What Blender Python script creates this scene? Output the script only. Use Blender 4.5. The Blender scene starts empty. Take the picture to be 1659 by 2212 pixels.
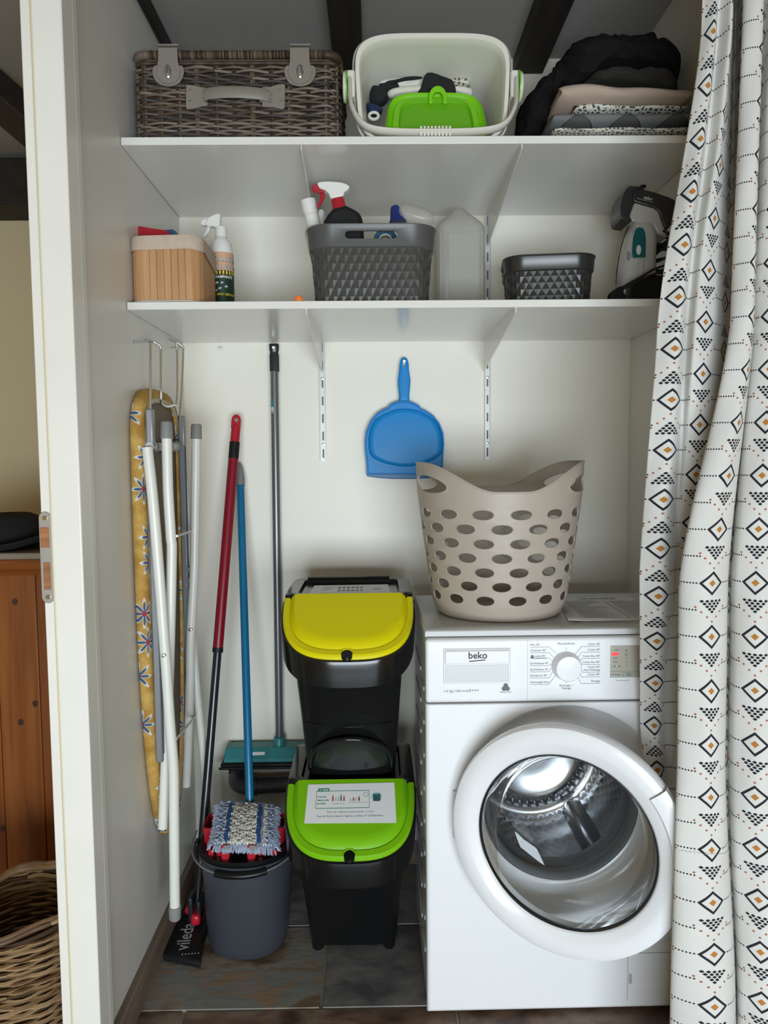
import bpy, math, random
from mathutils import Vector, Matrix
R_ = random.Random(7)
PI = math.pi
sc = bpy.context.scene
COL = sc.collection

# ------------------------------------------------------------------ camera
FPX, PITCH, YAW, ROLL, CAMH = 1630.65, .0726, .0126, .0091, 1.2134
_fw = Vector((math.sin(YAW)*math.cos(PITCH), math.cos(YAW)*math.cos(PITCH), -math.sin(PITCH)))
_r0 = Vector((math.cos(YAW), -math.sin(YAW), 0))
_u0 = Vector((math.sin(YAW)*math.sin(PITCH), math.cos(YAW)*math.sin(PITCH), math.cos(PITCH)))
_ri = _r0*math.cos(ROLL) - _u0*math.sin(ROLL)
_up = _r0*math.sin(ROLL) + _u0*math.cos(ROLL)
CAM = Vector((0, 0, CAMH))
cd = bpy.data.cameras.new('camera'); cam = bpy.data.objects.new('camera', cd); COL.objects.link(cam)
cam.matrix_world = Matrix(((_ri.x, _up.x, -_fw.x, 0), (_ri.y, _up.y, -_fw.y, 0), (_ri.z, _up.z, -_fw.z, CAMH), (0, 0, 0, 1)))
cd.sensor_fit = 'VERTICAL'; cd.sensor_height = 36; cd.lens = FPX/2212*36
cd.clip_start = .02
sc.camera = cam

def at(px, py, **k):
    """3D point of a photo pixel on the plane X=, Y= or Z= (drafting helper)."""
    d = _fw*FPX + _ri*(px-829.5) - _up*(py-1106)
    (ax, val), = k.items(); i = 'XYZ'.index(ax)
    return CAM + d*((val-CAM[i])/d[i])

# ------------------------------------------------------------------ light
w = bpy.data.worlds.new('world'); sc.world = w; w.use_nodes = True
bg = w.node_tree.nodes['Background']; bg.inputs[0].default_value = (1.0, .67, .20, 1); bg.inputs[1].default_value = .20
def area(name, loc, target, sx, sy, power, col):
    l = bpy.data.lights.new(name, 'AREA'); l.shape = 'RECTANGLE'; l.size = sx; l.size_y = sy; l.energy = power; l.color = col
    o = bpy.data.objects.new(name, l); COL.objects.link(o); o.location = loc
    o.rotation_euler = (Vector(target)-Vector(loc)).to_track_quat('-Z', 'Y').to_euler()
    return o
area('glass_door_daylight', (.35, -1.9, .58), (.15, 2.0, .55), 2.2, 1.0, 84, (.79, .905, 1.0))
vs = sc.view_settings
vs.view_transform = 'Standard'; vs.look = 'None'; vs.exposure = .58; vs.gamma = 1; vs.use_curve_mapping = False

# ------------------------------------------------------------------ materials
def nt_new(name):
    m = bpy.data.materials.new(name); m.use_nodes = True
    nt = m.node_tree; b = nt.nodes['Principled BSDF']
    return m, nt, b
def M(name, col, rough=.5, metal=0, spec=.5, var=None, bump=None, coat=0, trans=0, alpha=1, sheen=0, aniso=None):
    m, nt, b = nt_new(name)
    b.inputs['Base Color'].default_value = (*col, 1); b.inputs['Roughness'].default_value = rough
    b.inputs['Metallic'].default_value = metal; b.inputs['Specular IOR Level'].default_value = spec
    b.inputs['Coat Weight'].default_value = coat; b.inputs['Transmission Weight'].default_value = trans
    b.inputs['Alpha'].default_value = alpha; b.inputs['Sheen Weight'].default_value = sheen
    L = nt.links
    if var or bump:
        tc = nt.nodes.new('ShaderNodeTexCoord')
    if var:                       # (scale, amount, stretch)
        mp = nt.nodes.new('ShaderNodeMapping'); mp.inputs['Scale'].default_value = var[2] if len(var) > 2 else (1, 1, 1)
        n = nt.nodes.new('ShaderNodeTexNoise'); n.inputs['Scale'].default_value = var[0]; n.inputs['Detail'].default_value = 5
        L.new(tc.outputs['Object'], mp.inputs[0]); L.new(mp.outputs[0], n.inputs['Vector'])
        r = nt.nodes.new('ShaderNodeValToRGB'); a = var[1]
        r.color_ramp.elements[0].position = .3; r.color_ramp.elements[1].position = .7
        r.color_ramp.elements[0].color = (*[max(0, c*(1-a)) for c in col], 1); r.color_ramp.elements[1].color = (*[min(1, c*(1+a)) for c in col], 1)
        L.new(n.outputs[0], r.inputs[0]); L.new(r.outputs[0], b.inputs['Base Color'])
    if bump:                      # (scale, strength, stretch)
        mp = nt.nodes.new('ShaderNodeMapping'); mp.inputs['Scale'].default_value = bump[2] if len(bump) > 2 else (1, 1, 1)
        n = nt.nodes.new('ShaderNodeTexNoise'); n.inputs['Scale'].default_value = bump[0]; n.inputs['Detail'].default_value = 4
        bp = nt.nodes.new('ShaderNodeBump'); bp.inputs['Strength'].default_value = bump[1]; bp.inputs['Distance'].default_value = .002
        L.new(tc.outputs['Object'], mp.inputs[0]); L.new(mp.outputs[0], n.inputs['Vector'])
        L.new(n.outputs[0], bp.inputs['Height']); L.new(bp.outputs[0], b.inputs['Normal'])
    return m
class EX:
    """tiny expression builder over Math nodes"""
    nt = None
    def __init__(s, v): s.v = v
    @staticmethod
    def op(o, *a):
        n = EX.nt.nodes.new('ShaderNodeMath'); n.operation = o
        for i, x in enumerate(a):
            x = x.v if isinstance(x, EX) else x
            if isinstance(x, (int, float)): n.inputs[i].default_value = x
            else: EX.nt.links.new(x, n.inputs[i])
        return EX(n.outputs[0])
    def __add__(s, o): return EX.op('ADD', s, o)
    def __radd__(s, o): return EX.op('ADD', o, s)
    def __sub__(s, o): return EX.op('SUBTRACT', s, o)
    def __rsub__(s, o): return EX.op('SUBTRACT', o, s)
    def __mul__(s, o): return EX.op('MULTIPLY', s, o)
    def __rmul__(s, o): return EX.op('MULTIPLY', o, s)
    def __truediv__(s, o): return EX.op('DIVIDE', s, o)
    def __lt__(s, o): return EX.op('LESS_THAN', s, o)
    def __gt__(s, o): return EX.op('GREATER_THAN', s, o)
    def abs(s): return EX.op('ABSOLUTE', s)
    def floor(s): return EX.op('FLOOR', s)
    def fract(s): return EX.op('FRACT', s)
    def rnd(s): return EX.op('ROUND', s)
    def max(s, o): return EX.op('MAXIMUM', s, o)
    def min(s, o): return EX.op('MINIMUM', s, o)
    def pow(s, o): return EX.op('POWER', s, o)
    def fmod(s, o): return EX.op('FLOORED_MODULO', s, o)
def mixc(nt, fac, a, b):
    n = nt.nodes.new('ShaderNodeMix'); n.data_type = 'RGBA'
    nt.links.new(fac.v if isinstance(fac, EX) else fac, n.inputs[0])
    for i, c in ((6, a), (7, b)):
        if isinstance(c, tuple): n.inputs[i].default_value = (*c, 1)
        else: nt.links.new(c, n.inputs[i])
    return n.outputs[2]
def noise_mat(name, ramp, scale=8, stretch=(1, 1, 1), rough=.6, detail=8, dist=0, bump=.2, island=0, rnd=False, bscale=None, spec=.5, coords='Object'):
    """multi-stop noise colouring; island>0 adds colour change from piece to piece"""
    m, nt, b = nt_new(name); L = nt.links
    tc = nt.nodes.new('ShaderNodeTexCoord'); mp = nt.nodes.new('ShaderNodeMapping'); mp.inputs['Scale'].default_value = stretch
    n = nt.nodes.new('ShaderNodeTexNoise'); n.noise_dimensions = '4D'; n.inputs['Scale'].default_value = scale; n.inputs['Detail'].default_value = detail; n.inputs['Distortion'].default_value = dist
    L.new(tc.outputs[coords], mp.inputs[0]); L.new(mp.outputs[0], n.inputs['Vector'])
    fac = n.outputs[0]
    if rnd:
        oi = nt.nodes.new('ShaderNodeObjectInfo'); EX.nt = nt
        L.new((EX(oi.outputs['Random'])*37.0).v, n.inputs['W'])
    if island:
        g = nt.nodes.new('ShaderNodeNewGeometry'); EX.nt = nt
        fac = (EX(fac)*(1-island) + EX(g.outputs['Random Per Island'])*island).v
    r = nt.nodes.new('ShaderNodeValToRGB'); els = r.color_ramp.elements
    for i, (p, c) in enumerate(ramp):
        e = els[i] if i < 2 else els.new(p)
        e.position = p; e.color = (*c, 1)
    L.new(fac, r.inputs[0]); L.new(r.outputs[0], b.inputs['Base Color'])
    b.inputs['Roughness'].default_value = rough; b.inputs['Specular IOR Level'].default_value = spec
    if bump:
        bp = nt.nodes.new('ShaderNodeBump'); bp.inputs['Strength'].default_value = bump; bp.inputs['Distance'].default_value = .002
        src = n.outputs[0]
        if bscale:
            n2 = nt.nodes.new('ShaderNodeTexNoise'); n2.inputs['Scale'].default_value = bscale; L.new(mp.outputs[0], n2.inputs['Vector']); src = n2.outputs[0]
        L.new(src, bp.inputs['Height']); L.new(bp.outputs[0], b.inputs['Normal'])
    return m

white_wall = M('white_wall_paint', (.83, .79, .69), .42, var=(3, .02), bump=(40, .03))
panel_white = M('white_panel', (.74, .72, .665), .35, bump=(30, .02))
gloss_white = M('white_gloss_paint', (.80, .775, .71), .28, var=(6, .03), bump=(14, .05, (1, 1, .3)))
melamine = M('white_melamine', (.80, .78, .73), .22, bump=(60, .02))
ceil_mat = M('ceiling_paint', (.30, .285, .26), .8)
beam_mat = noise_mat('dark_stained_beam', [(.3, (.006, .004, .003)), (.7, (.022, .013, .009))], 6, (6, .6, 6), .7, bump=.3)
cream_wall = M('cream_wall', (.62, .54, .36), .8, var=(2, .04))
grout = M('grey_grout', (.30, .28, .25), .9, bump=(200, .3))
slate_rust = noise_mat('rust_slate_tile', [(.34, (.10, .058, .036)), (.43, (.22, .155, .10)), (.5, (.27, .24, .195)), (.56, (.20, .22, .215)), (.64, (.29, .20, .125))], 6.5, (1, 1.8, 1), .4, 10, .9, .5, rnd=True, bscale=26)
slate_grey = noise_mat('grey_slate_tile', [(.36, (.075, .076, .08)), (.5, (.15, .147, .142)), (.63, (.22, .205, .185))], 11, (1, 1.4, 1), .42, 9, .5, .3, rnd=True, bscale=30)
slate_brown = noise_mat('brown_slate_tile', [(.36, (.07, .042, .028)), (.5, (.17, .105, .07)), (.63, (.24, .18, .13))], 9, (1, 1.6, 1), .45, 9, .6, .3, rnd=True, bscale=25)
skirt_wood = noise_mat('grey_brown_skirting', [(.3, (.13, .09, .065)), (.7, (.23, .175, .13))], 5, (14, 1.2, 14), .55, bump=.15)
pine = noise_mat('honey_pine', [(.28, (.13, .035, .007)), (.5, (.24, .072, .014)), (.72, (.31, .105, .024))], 3, (9, 9, .55), .4, 6, .8, .1, rnd=True)
pine_h = noise_mat('honey_pine_rail', [(.28, (.13, .035, .007)), (.5, (.24, .072, .014)), (.72, (.31, .105, .024))], 3, (.55, 9, 9), .4, 6, .8, .1)
wicker_grey = noise_mat('grey_brown_wicker', [(.2, (.010, .006, .004)), (.42, (.050, .030, .017)), (.6, (.115, .077, .045)), (.8, (.17, .14, .11))], 30, (1, 1, 1), .6, 4, 0, .3, island=.55)
wicker_tan = noise_mat('tan_wicker', [(.2, (.055, .026, .010)), (.45, (.17, .09, .038)), (.7, (.36, .235, .12))], 25, (1, 1, 1), .5, 4, 0, .3, island=.55)
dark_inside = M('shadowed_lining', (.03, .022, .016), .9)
leatherette = M('taupe_leatherette', (.225, .20, .165), .5, bump=(150, .15))
chrome = M('chrome', (.72, .72, .72), .16, 1)
zinc = M('zinc_steel', (.55, .56, .58), .35, 1)
steel = M('drum_steel', (.66, .67, .69), .22, 1)
tub_white = M('cream_plastic', (.76, .73, .65), .32)
lime = M('lime_plastic', (.20, .58, .006), .35)
lime_dark = M('lime_plastic_panel', (.14, .44, .004), .4)
black_cloth = M('black_towelling', (.012, .011, .011), .95, bump=(500, .5), spec=.1)
char_cloth = M('charcoal_cloth', (.032, .029, .026), .95, bump=(400, .5), spec=.1)
black_cotton = M('black_cotton', (.010, .010, .011), .9, bump=(300, .2))
pink_cloth = M('blush_cotton', (.44, .335, .27), .9, bump=(300, .2))
mauve_cloth = M('mauve_cotton', (.20, .165, .155), .9, bump=(300, .2))
white_cloth = M('white_cotton', (.70, .68, .60), .9, bump=(250, .25))
navy_cloth = M('navy_cotton', (.012, .022, .075), .9, bump=(250, .25))
linen = M('beige_linen_liner', (.56, .45, .35), .9, bump=(350, .5), var=(60, .06))
bamboo = noise_mat('bamboo_slat', [(.25, (.40, .20, .082)), (.5, (.52, .28, .125)), (.75, (.60, .345, .165))], 5, (10, 10, .7), .45, 5, .3, .08, rnd=True)
white_plastic = M('white_plastic', (.80, .79, .75), .3)
frost_white = M('frosted_white_plastic', (.62, .60, .54), .4)
black_plastic = M('black_plastic', (.006, .006, .0065), .3, spec=.3)
black_gloss = M('glossy_black_plastic', (.006, .006, .0065), .15, spec=.45)
black_matte = M('matte_black_plastic', (.010, .010, .011), .5, spec=.25)
grey_plastic = M('dark_grey_plastic', (.060, .060, .056), .22)
grey_smooth = M('dark_grey_smooth_plastic', (.085, .085, .083), .38)
small_grey = M('anthracite_plastic', (.030, .030, .027), .28)
bucket_grey = M('blue_grey_plastic', (.045, .050, .062), .42)
mid_grey = M('mid_grey_plastic', (.20, .20, .205), .4)
red_plastic = M('red_plastic', (.42, .010, .022), .3)
red_paint = M('dark_red_paint', (.22, .005, .018), .3)
blue_paint = M('blue_paint', (.006, .135, .27), .25)
blue_plastic = M('sky_blue_plastic', (.004, .23, .60), .4, spec=.3, bump=(90, .03))
navy_plastic = M('navy_plastic', (.008, .022, .16), .3)
petrol_plastic = M('petrol_blue_plastic', (.010, .07, .13), .35)
teal_plastic = M('teal_plastic', (.035, .21, .215), .4)
pole_grey = M('grey_metal_pole', (.17, .17, .175), .3, .5)
pole_black = M('black_metal_pole', (.018, .02, .024), .22)
tube_white = M('ivory_enamel_tube', (.76, .745, .68), .3, var=(9, .04))
cap_grey = M('grey_rubber_cap', (.24, .235, .225), .55)
steel_grey = M('painted_grey_steel', (.22, .225, .235), .4, .3)
yellow_lid = M('yellow_plastic', (.70, .62, .0), .42, spec=.28)
green_lid = M('green_plastic', (.19, .49, .004), .38, spec=.3)
beige_plastic = M('taupe_plastic', (.42, .36, .30), .45)
enamel = M('white_enamel', (.80, .805, .81), .2, coat=.2)
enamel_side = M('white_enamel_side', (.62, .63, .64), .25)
door_white = M('door_white_plastic', (.80, .805, .815), .18)
gasket_mat = M('grey_rubber_gasket', (.11, .115, .12), .45)
panel_print = M('grey_print', (.10, .10, .105), .5)
print_black = M('black_print', (.012, .012, .014), .6)
print_white = M('white_print', (.8, .8, .78), .6)
print_grey = M('light_grey_print', (.5, .5, .5), .6)
print_green = M('green_print', (.01, .22, .13), .6)
print_red = M('red_print', (.5, .05, .03), .6)
print_yellow = M('yellow_print', (.75, .60, .02), .6)
paper = M('white_paper', (.78, .78, .78), .55)
lcd = M('beige_display', (.42, .40, .33), .3)
orange_plastic = M('orange_plastic', (.75, .20, .02), .4)
teal_clear = M('teal_window', (.008, .11, .12), .15)
steamer_white = M('silver_white_plastic', (.52, .51, .48), .25)
steamer_grey = M('charcoal_plastic', (.030, .030, .030), .3)
cable = M('black_cable', (.010, .010, .011), .45)
pipe_grey = M('grey_pvc', (.095, .10, .115), .38)
hole_dark = M('rough_hole', (.03, .026, .022), 1)
label_peach = M('peach_label', (.66, .38, .24), .5)
label_green = M('dark_green_label', (.008, .035, .020), .45)
felt_black = M('black_felt', (.008, .008, .009), .95, bump=(300, .4))
lens_mat = M('red_indicator', (.9, .05, .04), .4)
def em(m, c, s):
    b = m.node_tree.nodes['Principled BSDF']; b.inputs['Emission Color'].default_value = (*c, 1); b.inputs['Emission Strength'].default_value = s
em(lens_mat, (1, .05, .05), .6)

def glass_like(name, tint, rough, gloss_lo):
    m, nt, b = nt_new(name); nt.nodes.remove(b); L = nt.links
    out = nt.nodes['Material Output']; tr = nt.nodes.new('ShaderNodeBsdfTransparent'); gl = nt.nodes.new('ShaderNodeBsdfGlossy')
    fr = nt.nodes.new('ShaderNodeFresnel'); fr.inputs[0].default_value = 1.28; mx = nt.nodes.new('ShaderNodeMixShader')
    tr.inputs[0].default_value = (*tint, 1); gl.inputs['Roughness'].default_value = rough; EX.nt = nt
    L.new((EX(fr.outputs[0])*.55 + gloss_lo).v, mx.inputs[0]); L.new(tr.outputs[0], mx.inputs[1]); L.new(gl.outputs[0], mx.inputs[2]); L.new(mx.outputs[0], out.inputs[0])
    return m
glass_mat = glass_like('door_glass', (.88, .90, .91), .02, .03)
def cloudy(name, col, clear, rough=.35):
    m, nt, b = nt_new(name); L = nt.links; out = nt.nodes['Material Output']
    b.inputs['Base Color'].default_value = (*col, 1); b.inputs['Roughness'].default_value = rough
    tr = nt.nodes.new('ShaderNodeBsdfTransparent'); tl = nt.nodes.new('ShaderNodeBsdfTranslucent'); tl.inputs[0].default_value = (*col, 1)
    m1 = nt.nodes.new('ShaderNodeMixShader'); m1.inputs[0].default_value = .45; m2 = nt.nodes.new('ShaderNodeMixShader'); m2.inputs[0].default_value = clear
    L.new(b.outputs[0], m1.inputs[1]); L.new(tl.outputs[0], m1.inputs[2]); L.new(m1.outputs[0], m2.inputs[1]); L.new(tr.outputs[0], m2.inputs[2]); L.new(m2.outputs[0], out.inputs[0])
    return m
jug_mat = cloudy('milky_plastic', (.72, .71, .64), .30)
clear_mat = cloudy('clear_hazy_plastic', (.75, .73, .66), .55, .15)

def curtain_material():
    m, nt, b = nt_new('printed_curtain_cotton'); EX.nt = nt; L = nt.links
    uv = nt.nodes.new('ShaderNodeUVMap'); sp = nt.nodes.new('ShaderNodeSeparateXYZ'); L.new(uv.outputs[0], sp.inputs[0])
    U, V = EX(sp.outputs[0]), EX(sp.outputs[1])
    P, Q = .078, .094
    c = (U/P).floor(); x = U - (c+.5)*P; odd = c.fmod(2.0)
    y0 = (V/Q + odd*.5).fract()*Q
    y = odd*(Q-y0) + (1.0-odd)*y0              # odd columns run upside down
    yd = (y+Q/2).fmod(Q) - Q/2                  # around the diamond
    d = x.abs() + yd.abs()
    ring = (d < .0215)*(d > .0160)
    core = d < .0062
    py, px = .0047, .0082
    t = y - .029
    row = (t/py).floor(); yf = (t/py).fract() - .5
    xs = x/px + row.fmod(2.0)*.5; xi = xs.rnd(); xf = xs - xi
    xc = ((xi - row.fmod(2.0)*.5)*px).abs()
    sq = (xf.abs()*1.0 + yf.abs()*1.0*.62) < .43
    tri = sq*(row > -.5)*(row < 5.5)*(xc < (6.0-row)*px*.5 - .0005)
    i = (x/.0085).rnd(); i = i.max(-3.0).min(3.0)
    dx = x - i*.0085; dy = y - (.0675 - i.abs()*.0085)
    dots = (dx*dx + dy*dy) < .0019*.0019
    # dotted rules in the gap between two columns, at both columns' diamonds
    g = (U/P).fract(); 
    h = ((U/P+.5).fract() - .5)*P
    k = (h/.0047).rnd(); kx = h - k*.0047
    on = (k.abs() < 3.5)
    ya = ((V/Q*2.0+.5).fract() - .5)*Q*.5
    rule = ((kx.abs() + ya.abs()) < .0019)*on
    black = ring.max(tri).max(rule); orange = core; rust = dots
    n = nt.nodes.new('ShaderNodeTexNoise'); n.inputs['Scale'].default_value = 14; L.new(uv.outputs[0], n.inputs['Vector'])
    c0 = mixc(nt, n.outputs[0], (.72, .705, .67), (.80, .785, .75))
    c1 = mixc(nt, black, c0, (.014, .014, .022))
    c2 = mixc(nt, orange, c1, (.52, .21, .035))
    c3 = mixc(nt, rust, c2, (.42, .15, .085))
    L.new(c3, b.inputs['Base Color']); b.inputs['Roughness'].default_value = .85; b.inputs['Sheen Weight'].default_value = .1
    wv = nt.nodes.new('ShaderNodeTexNoise'); wv.inputs['Scale'].default_value = 600; L.new(uv.outputs[0], wv.inputs['Vector'])
    n2 = nt.nodes.new('ShaderNodeTexNoise'); n2.inputs['Scale'].default_value = 25; L.new(uv.outputs[0], n2.inputs['Vector'])
    bp = nt.nodes.new('ShaderNodeBump'); bp.inputs['Strength'].default_value = .25; bp.inputs['Distance'].default_value = .004
    EX.nt = nt; L.new((EX(wv.outputs[0])*.08 + EX(n2.outputs[0])).v, bp.inputs['Height']); L.new(bp.outputs[0], b.inputs['Normal'])
    tl = nt.nodes.new('ShaderNodeBsdfTranslucent'); L.new(c3, tl.inputs[0]); mx = nt.nodes.new('ShaderNodeMixShader'); mx.inputs[0].default_value = .18
    out = nt.nodes['Material Output']; L.new(b.outputs[0], mx.inputs[1]); L.new(tl.outputs[0], mx.inputs[2]); L.new(mx.outputs[0], out.inputs[0])
    return m
curtain_mat = curtain_material()

def mosaic_mat(name, bgc, fg, scale, thick):
    m, nt, b = nt_new(name); L = nt.links; tc = nt.nodes.new('ShaderNodeTexCoord')
    v = nt.nodes.new('ShaderNodeTexVoronoi'); v.feature = 'DISTANCE_TO_EDGE'; v.inputs['Scale'].default_value = scale; v.inputs['Randomness'].default_value = .75
    L.new(tc.outputs['Object'], v.inputs['Vector']); EX.nt = nt
    L.new(mixc(nt, EX(v.outputs[0]) < thick, bgc, fg), b.inputs['Base Color']); b.inputs['Roughness'].default_value = .9
    return m
mosaic = mosaic_mat('mosaic_print_cotton', (.14, .13, .10), (.62, .60, .50), 105, .14)
mosaic_bold = mosaic_mat('bold_mosaic_print_cotton', (.07, .075, .07), (.62, .60, .52), 95, .16)
floral_dark = mosaic_mat('dark_speckled_cotton', (.035, .035, .03), (.16, .155, .13), 120, .10)
def scallop_mat():
    m, nt, b = nt_new('grey_scallop_print_cotton'); L = nt.links; tc = nt.nodes.new('ShaderNodeTexCoord'); sp = nt.nodes.new('ShaderNodeSeparateXYZ')
    L.new(tc.outputs['Object'], sp.inputs[0]); EX.nt = nt
    x, z = EX(sp.outputs[0]), EX(sp.outputs[2])
    f = ((x/.108 + .98).fract()*2.0 - 1.0).abs(); zz = z/.029
    s = f.pow(1.9) - zz
    c = mixc(nt, s > 0.0, (.16, .165, .165), (.075, .078, .072)); c = mixc(nt, s.abs() < .03, c, (.03, .03, .026))
    L.new(c, b.inputs['Base Color']); b.inputs['Roughness'].default_value = .9
    return m
scallop = scallop_mat()
def board_cover_mat():
    m, nt, b = nt_new('yellow_floral_cotton'); L = nt.links; tc = nt.nodes.new('ShaderNodeTexCoord'); EX.nt = nt
    mp = nt.nodes.new('ShaderNodeMapping'); mp.inputs['Scale'].default_value = (1, 1, 1); L.new(tc.outputs['Object'], mp.inputs[0])
    n = nt.nodes.new('ShaderNodeTexNoise'); n.inputs['Scale'].default_value = 30; n.inputs['Detail'].default_value = 6; L.new(mp.outputs[0], n.inputs['Vector'])
    r = nt.nodes.new('ShaderNodeValToRGB'); r.color_ramp.elements[0].color = (.40, .21, .035, 1); r.color_ramp.elements[1].color = (.60, .38, .10, 1)
    r.color_ramp.elements[0].position = .35; r.color_ramp.elements[1].position = .65
    L.new(n.outputs[0], r.inputs[0])
    s0 = nt.nodes.new('ShaderNodeSeparateXYZ'); L.new(mp.outputs[0], s0.inputs[0]); cb = nt.nodes.new('ShaderNodeCombineXYZ'); L.new((EX(s0.outputs[0])*1.0+EX(s0.outputs[1])).v, cb.inputs[0]); L.new(s0.outputs[2], cb.inputs[1])
    v = nt.nodes.new('ShaderNodeTexVoronoi'); v.voronoi_dimensions = '2D'; v.inputs['Scale'].default_value = 11; v.inputs['Randomness'].default_value = .7; L.new(cb.outputs[0], v.inputs['Vector'])
    sub = nt.nodes.new('ShaderNodeVectorMath'); sub.operation = 'SUBTRACT'
    sc_ = nt.nodes.new('ShaderNodeVectorMath'); sc_.operation = 'SCALE'; sc_.inputs['Scale'].default_value = 1
    L.new(cb.outputs[0], sub.inputs[0]); L.new(v.outputs['Position'], sub.inputs[1])
    sp = nt.nodes.new('ShaderNodeSeparateXYZ'); L.new(sub.outputs[0], sp.inputs[0])
    ang = EX.op('ARCTAN2', EX(sp.outputs[1]), EX(sp.outputs[0])); d = EX(v.outputs['Distance'])
    pet = (EX.op('COSINE', ang*8.0)*.5 + .5)
    mask = (d < (pet*.30 + .10)); inner = (d < (pet*.25 + .05)); heart = d < .07
    c = mixc(nt, mask, r.outputs[0], (.62, .60, .56)); c = mixc(nt, inner, c, (.055, .10, .20)); c = mixc(nt, heart, c, (.42, .03, .03))
    L.new(c, b.inputs['Base Color']); b.inputs['Roughness'].default_value = .85
    return m
board_cover = board_cover_mat()

# ------------------------------------------------------------------ geometry helpers
ORG = {}
class MB:
    def __init__(s): s.v = []; s.f = []; s.uv = None
    def add(s, vs, fs):
        b = len(s.v); s.v += [Vector(p) for p in vs]; s.f += [tuple(i+b for i in q) for q in fs]; return s
    def box(s, x0, x1, y0, y1, z0, z1):
        return s.add([(x0, y0, z0), (x1, y0, z0), (x1, y1, z0), (x0, y1, z0), (x0, y0, z1), (x1, y0, z1), (x1, y1, z1), (x0, y1, z1)],
                     [(0, 3, 2, 1), (4, 5, 6, 7), (0, 1, 5, 4), (1, 2, 6, 5), (2, 3, 7, 6), (3, 0, 4, 7)])
    def loft(s, rings, cap0=True, cap1=True, closed=True):
        n = len(rings[0]); vs = [p for r in rings for p in r]; fs = []
        for k in range(len(rings)-1):
            for i in range(n if closed else n-1):
                j = (i+1) % n; fs.append((k*n+i, k*n+j, (k+1)*n+j, (k+1)*n+i))
        if cap0: fs.append(tuple(reversed(range(n))))
        if cap1: fs.append(tuple(range((len(rings)-1)*n, len(rings)*n)))
        return s.add(vs, fs)
    def tube(s, pts, r, n=10, closed=False, caps=True, flat=1.0, flat_axis=None):
        pts = [Vector(p) for p in pts]; m = len(pts); rings = []; prev = None
        for i, p in enumerate(pts):
            if closed: t = pts[(i+1) % m]-pts[i-1]
            else: t = pts[min(i+1, m-1)]-pts[max(i-1, 0)]
            t = t.normalized() if t.length > 1e-9 else Vector((0, 0, 1))
            if prev is None:
                a = flat_axis and Vector(flat_axis) or (Vector((0, 0, 1)) if abs(t.z) < .9 else Vector((1, 0, 0)))
                u = (a - t*a.dot(t)).normalized()
            else: u = (prev - t*prev.dot(t)).normalized()
            prev = u; q = t.cross(u); rr = r[i] if isinstance(r, (list, tuple)) else r
            rings.append([p + (u*math.cos(2*PI*k/n) + q*math.sin(2*PI*k/n)*flat)*rr for k in range(n)])
        if closed:
            b = rings + [rings[0]]; return s.loft(b, False, False)
        return s.loft(rings, caps, caps)
    def lathe(s, prof, n=32, c=(0, 0, 0), axis='Z', cap0=True, cap1=True, a0=0, a1=2*PI):
        full = abs(a1-a0-2*PI) < 1e-6; rings = []
        for r, h in prof:
            ring = []
            for k in range(n if full else n+1):
                a = a0+(a1-a0)*k/n; x, y = r*math.cos(a), r*math.sin(a)
                p = {'Z': (x, y, h), 'Y': (x, h, y), 'X': (h, x, y)}[axis]
                ring.append(Vector(p)+Vector(c))
            rings.append(ring)
        return s.loft(rings, cap0 and full, cap1 and full, full)
    def prism(s, poly, d0, d1):
        """poly = list of world (x,z); extruded in y from d0 to d1"""
        n = len(poly); return s.loft([[(x, d0, z) for x, z in poly], [(x, d1, z) for x, z in poly]], True, True)
    def build(s, name, mat, parent=None, origin=None, bevel=0, smooth=35, seg=2, subsurf=0, solid=0, merge=False, mods=None):
        me = bpy.data.meshes.new(name)
        if parent is not None: org = ORG.get(parent.name, Vector((0, 0, 0)))
        else: org = Vector(origin) if origin is not None else Vector((0, 0, 0))
        me.from_pydata([tuple(p-org) for p in s.v], [], s.f); me.update()
        if merge:
            import bmesh
            bm = bmesh.new(); bm.from_mesh(me); bmesh.ops.remove_doubles(bm, verts=bm.verts, dist=1e-5); bmesh.ops.recalc_face_normals(bm, faces=bm.faces); bm.to_mesh(me); bm.free()
        else:
            import bmesh
            bm = bmesh.new(); bm.from_mesh(me); bmesh.ops.recalc_face_normals(bm, faces=bm.faces); bm.to_mesh(me); bm.free()
        if s.uv:
            ul = me.uv_layers.new(name='UVMap')
            for l in me.loops: ul.data[l.index].uv = s.uv[l.vertex_index]
        if smooth is not None:
            for p in me.polygons: p.use_smooth = True
            me.set_sharp_from_angle(angle=math.radians(smooth))
        me.materials.append(mat)
        o = bpy.data.objects.new(name, me); COL.objects.link(o)
        if parent is not None: o.parent = parent
        else: o.location = org
        ORG[o.name] = org
        if bevel:
            b = o.modifiers.new('bevel', 'BEVEL'); b.width = bevel; b.segments = seg; b.limit_method = 'ANGLE'; b.angle_limit = math.radians(40)
            for p in me.polygons: p.use_smooth = True
            me.set_sharp_from_angle(angle=math.radians(180)) if False else None
        if solid:
            q = o.modifiers.new('solid', 'SOLIDIFY'); q.thickness = solid; q.offset = 0
        if subsurf:
            q = o.modifiers.new('sub', 'SUBSURF'); q.levels = subsurf; q.render_levels = subsurf
        return o
def tag(o, label=None, cat=None, group=None, kind=None):
    if label: o['label'] = label
    if cat: o['category'] = cat
    if group: o['group'] = group
    if kind: o['kind'] = kind
    return o
def root(name, label, cat, loc, group=None):
    """Empty at a thing's base; children are built in world coordinates"""
    o = bpy.data.objects.new(name, None); COL.objects.link(o); o.location = loc; o.empty_display_size = .05
    ORG[o.name] = Vector(loc); return tag(o, label, cat, group)
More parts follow.
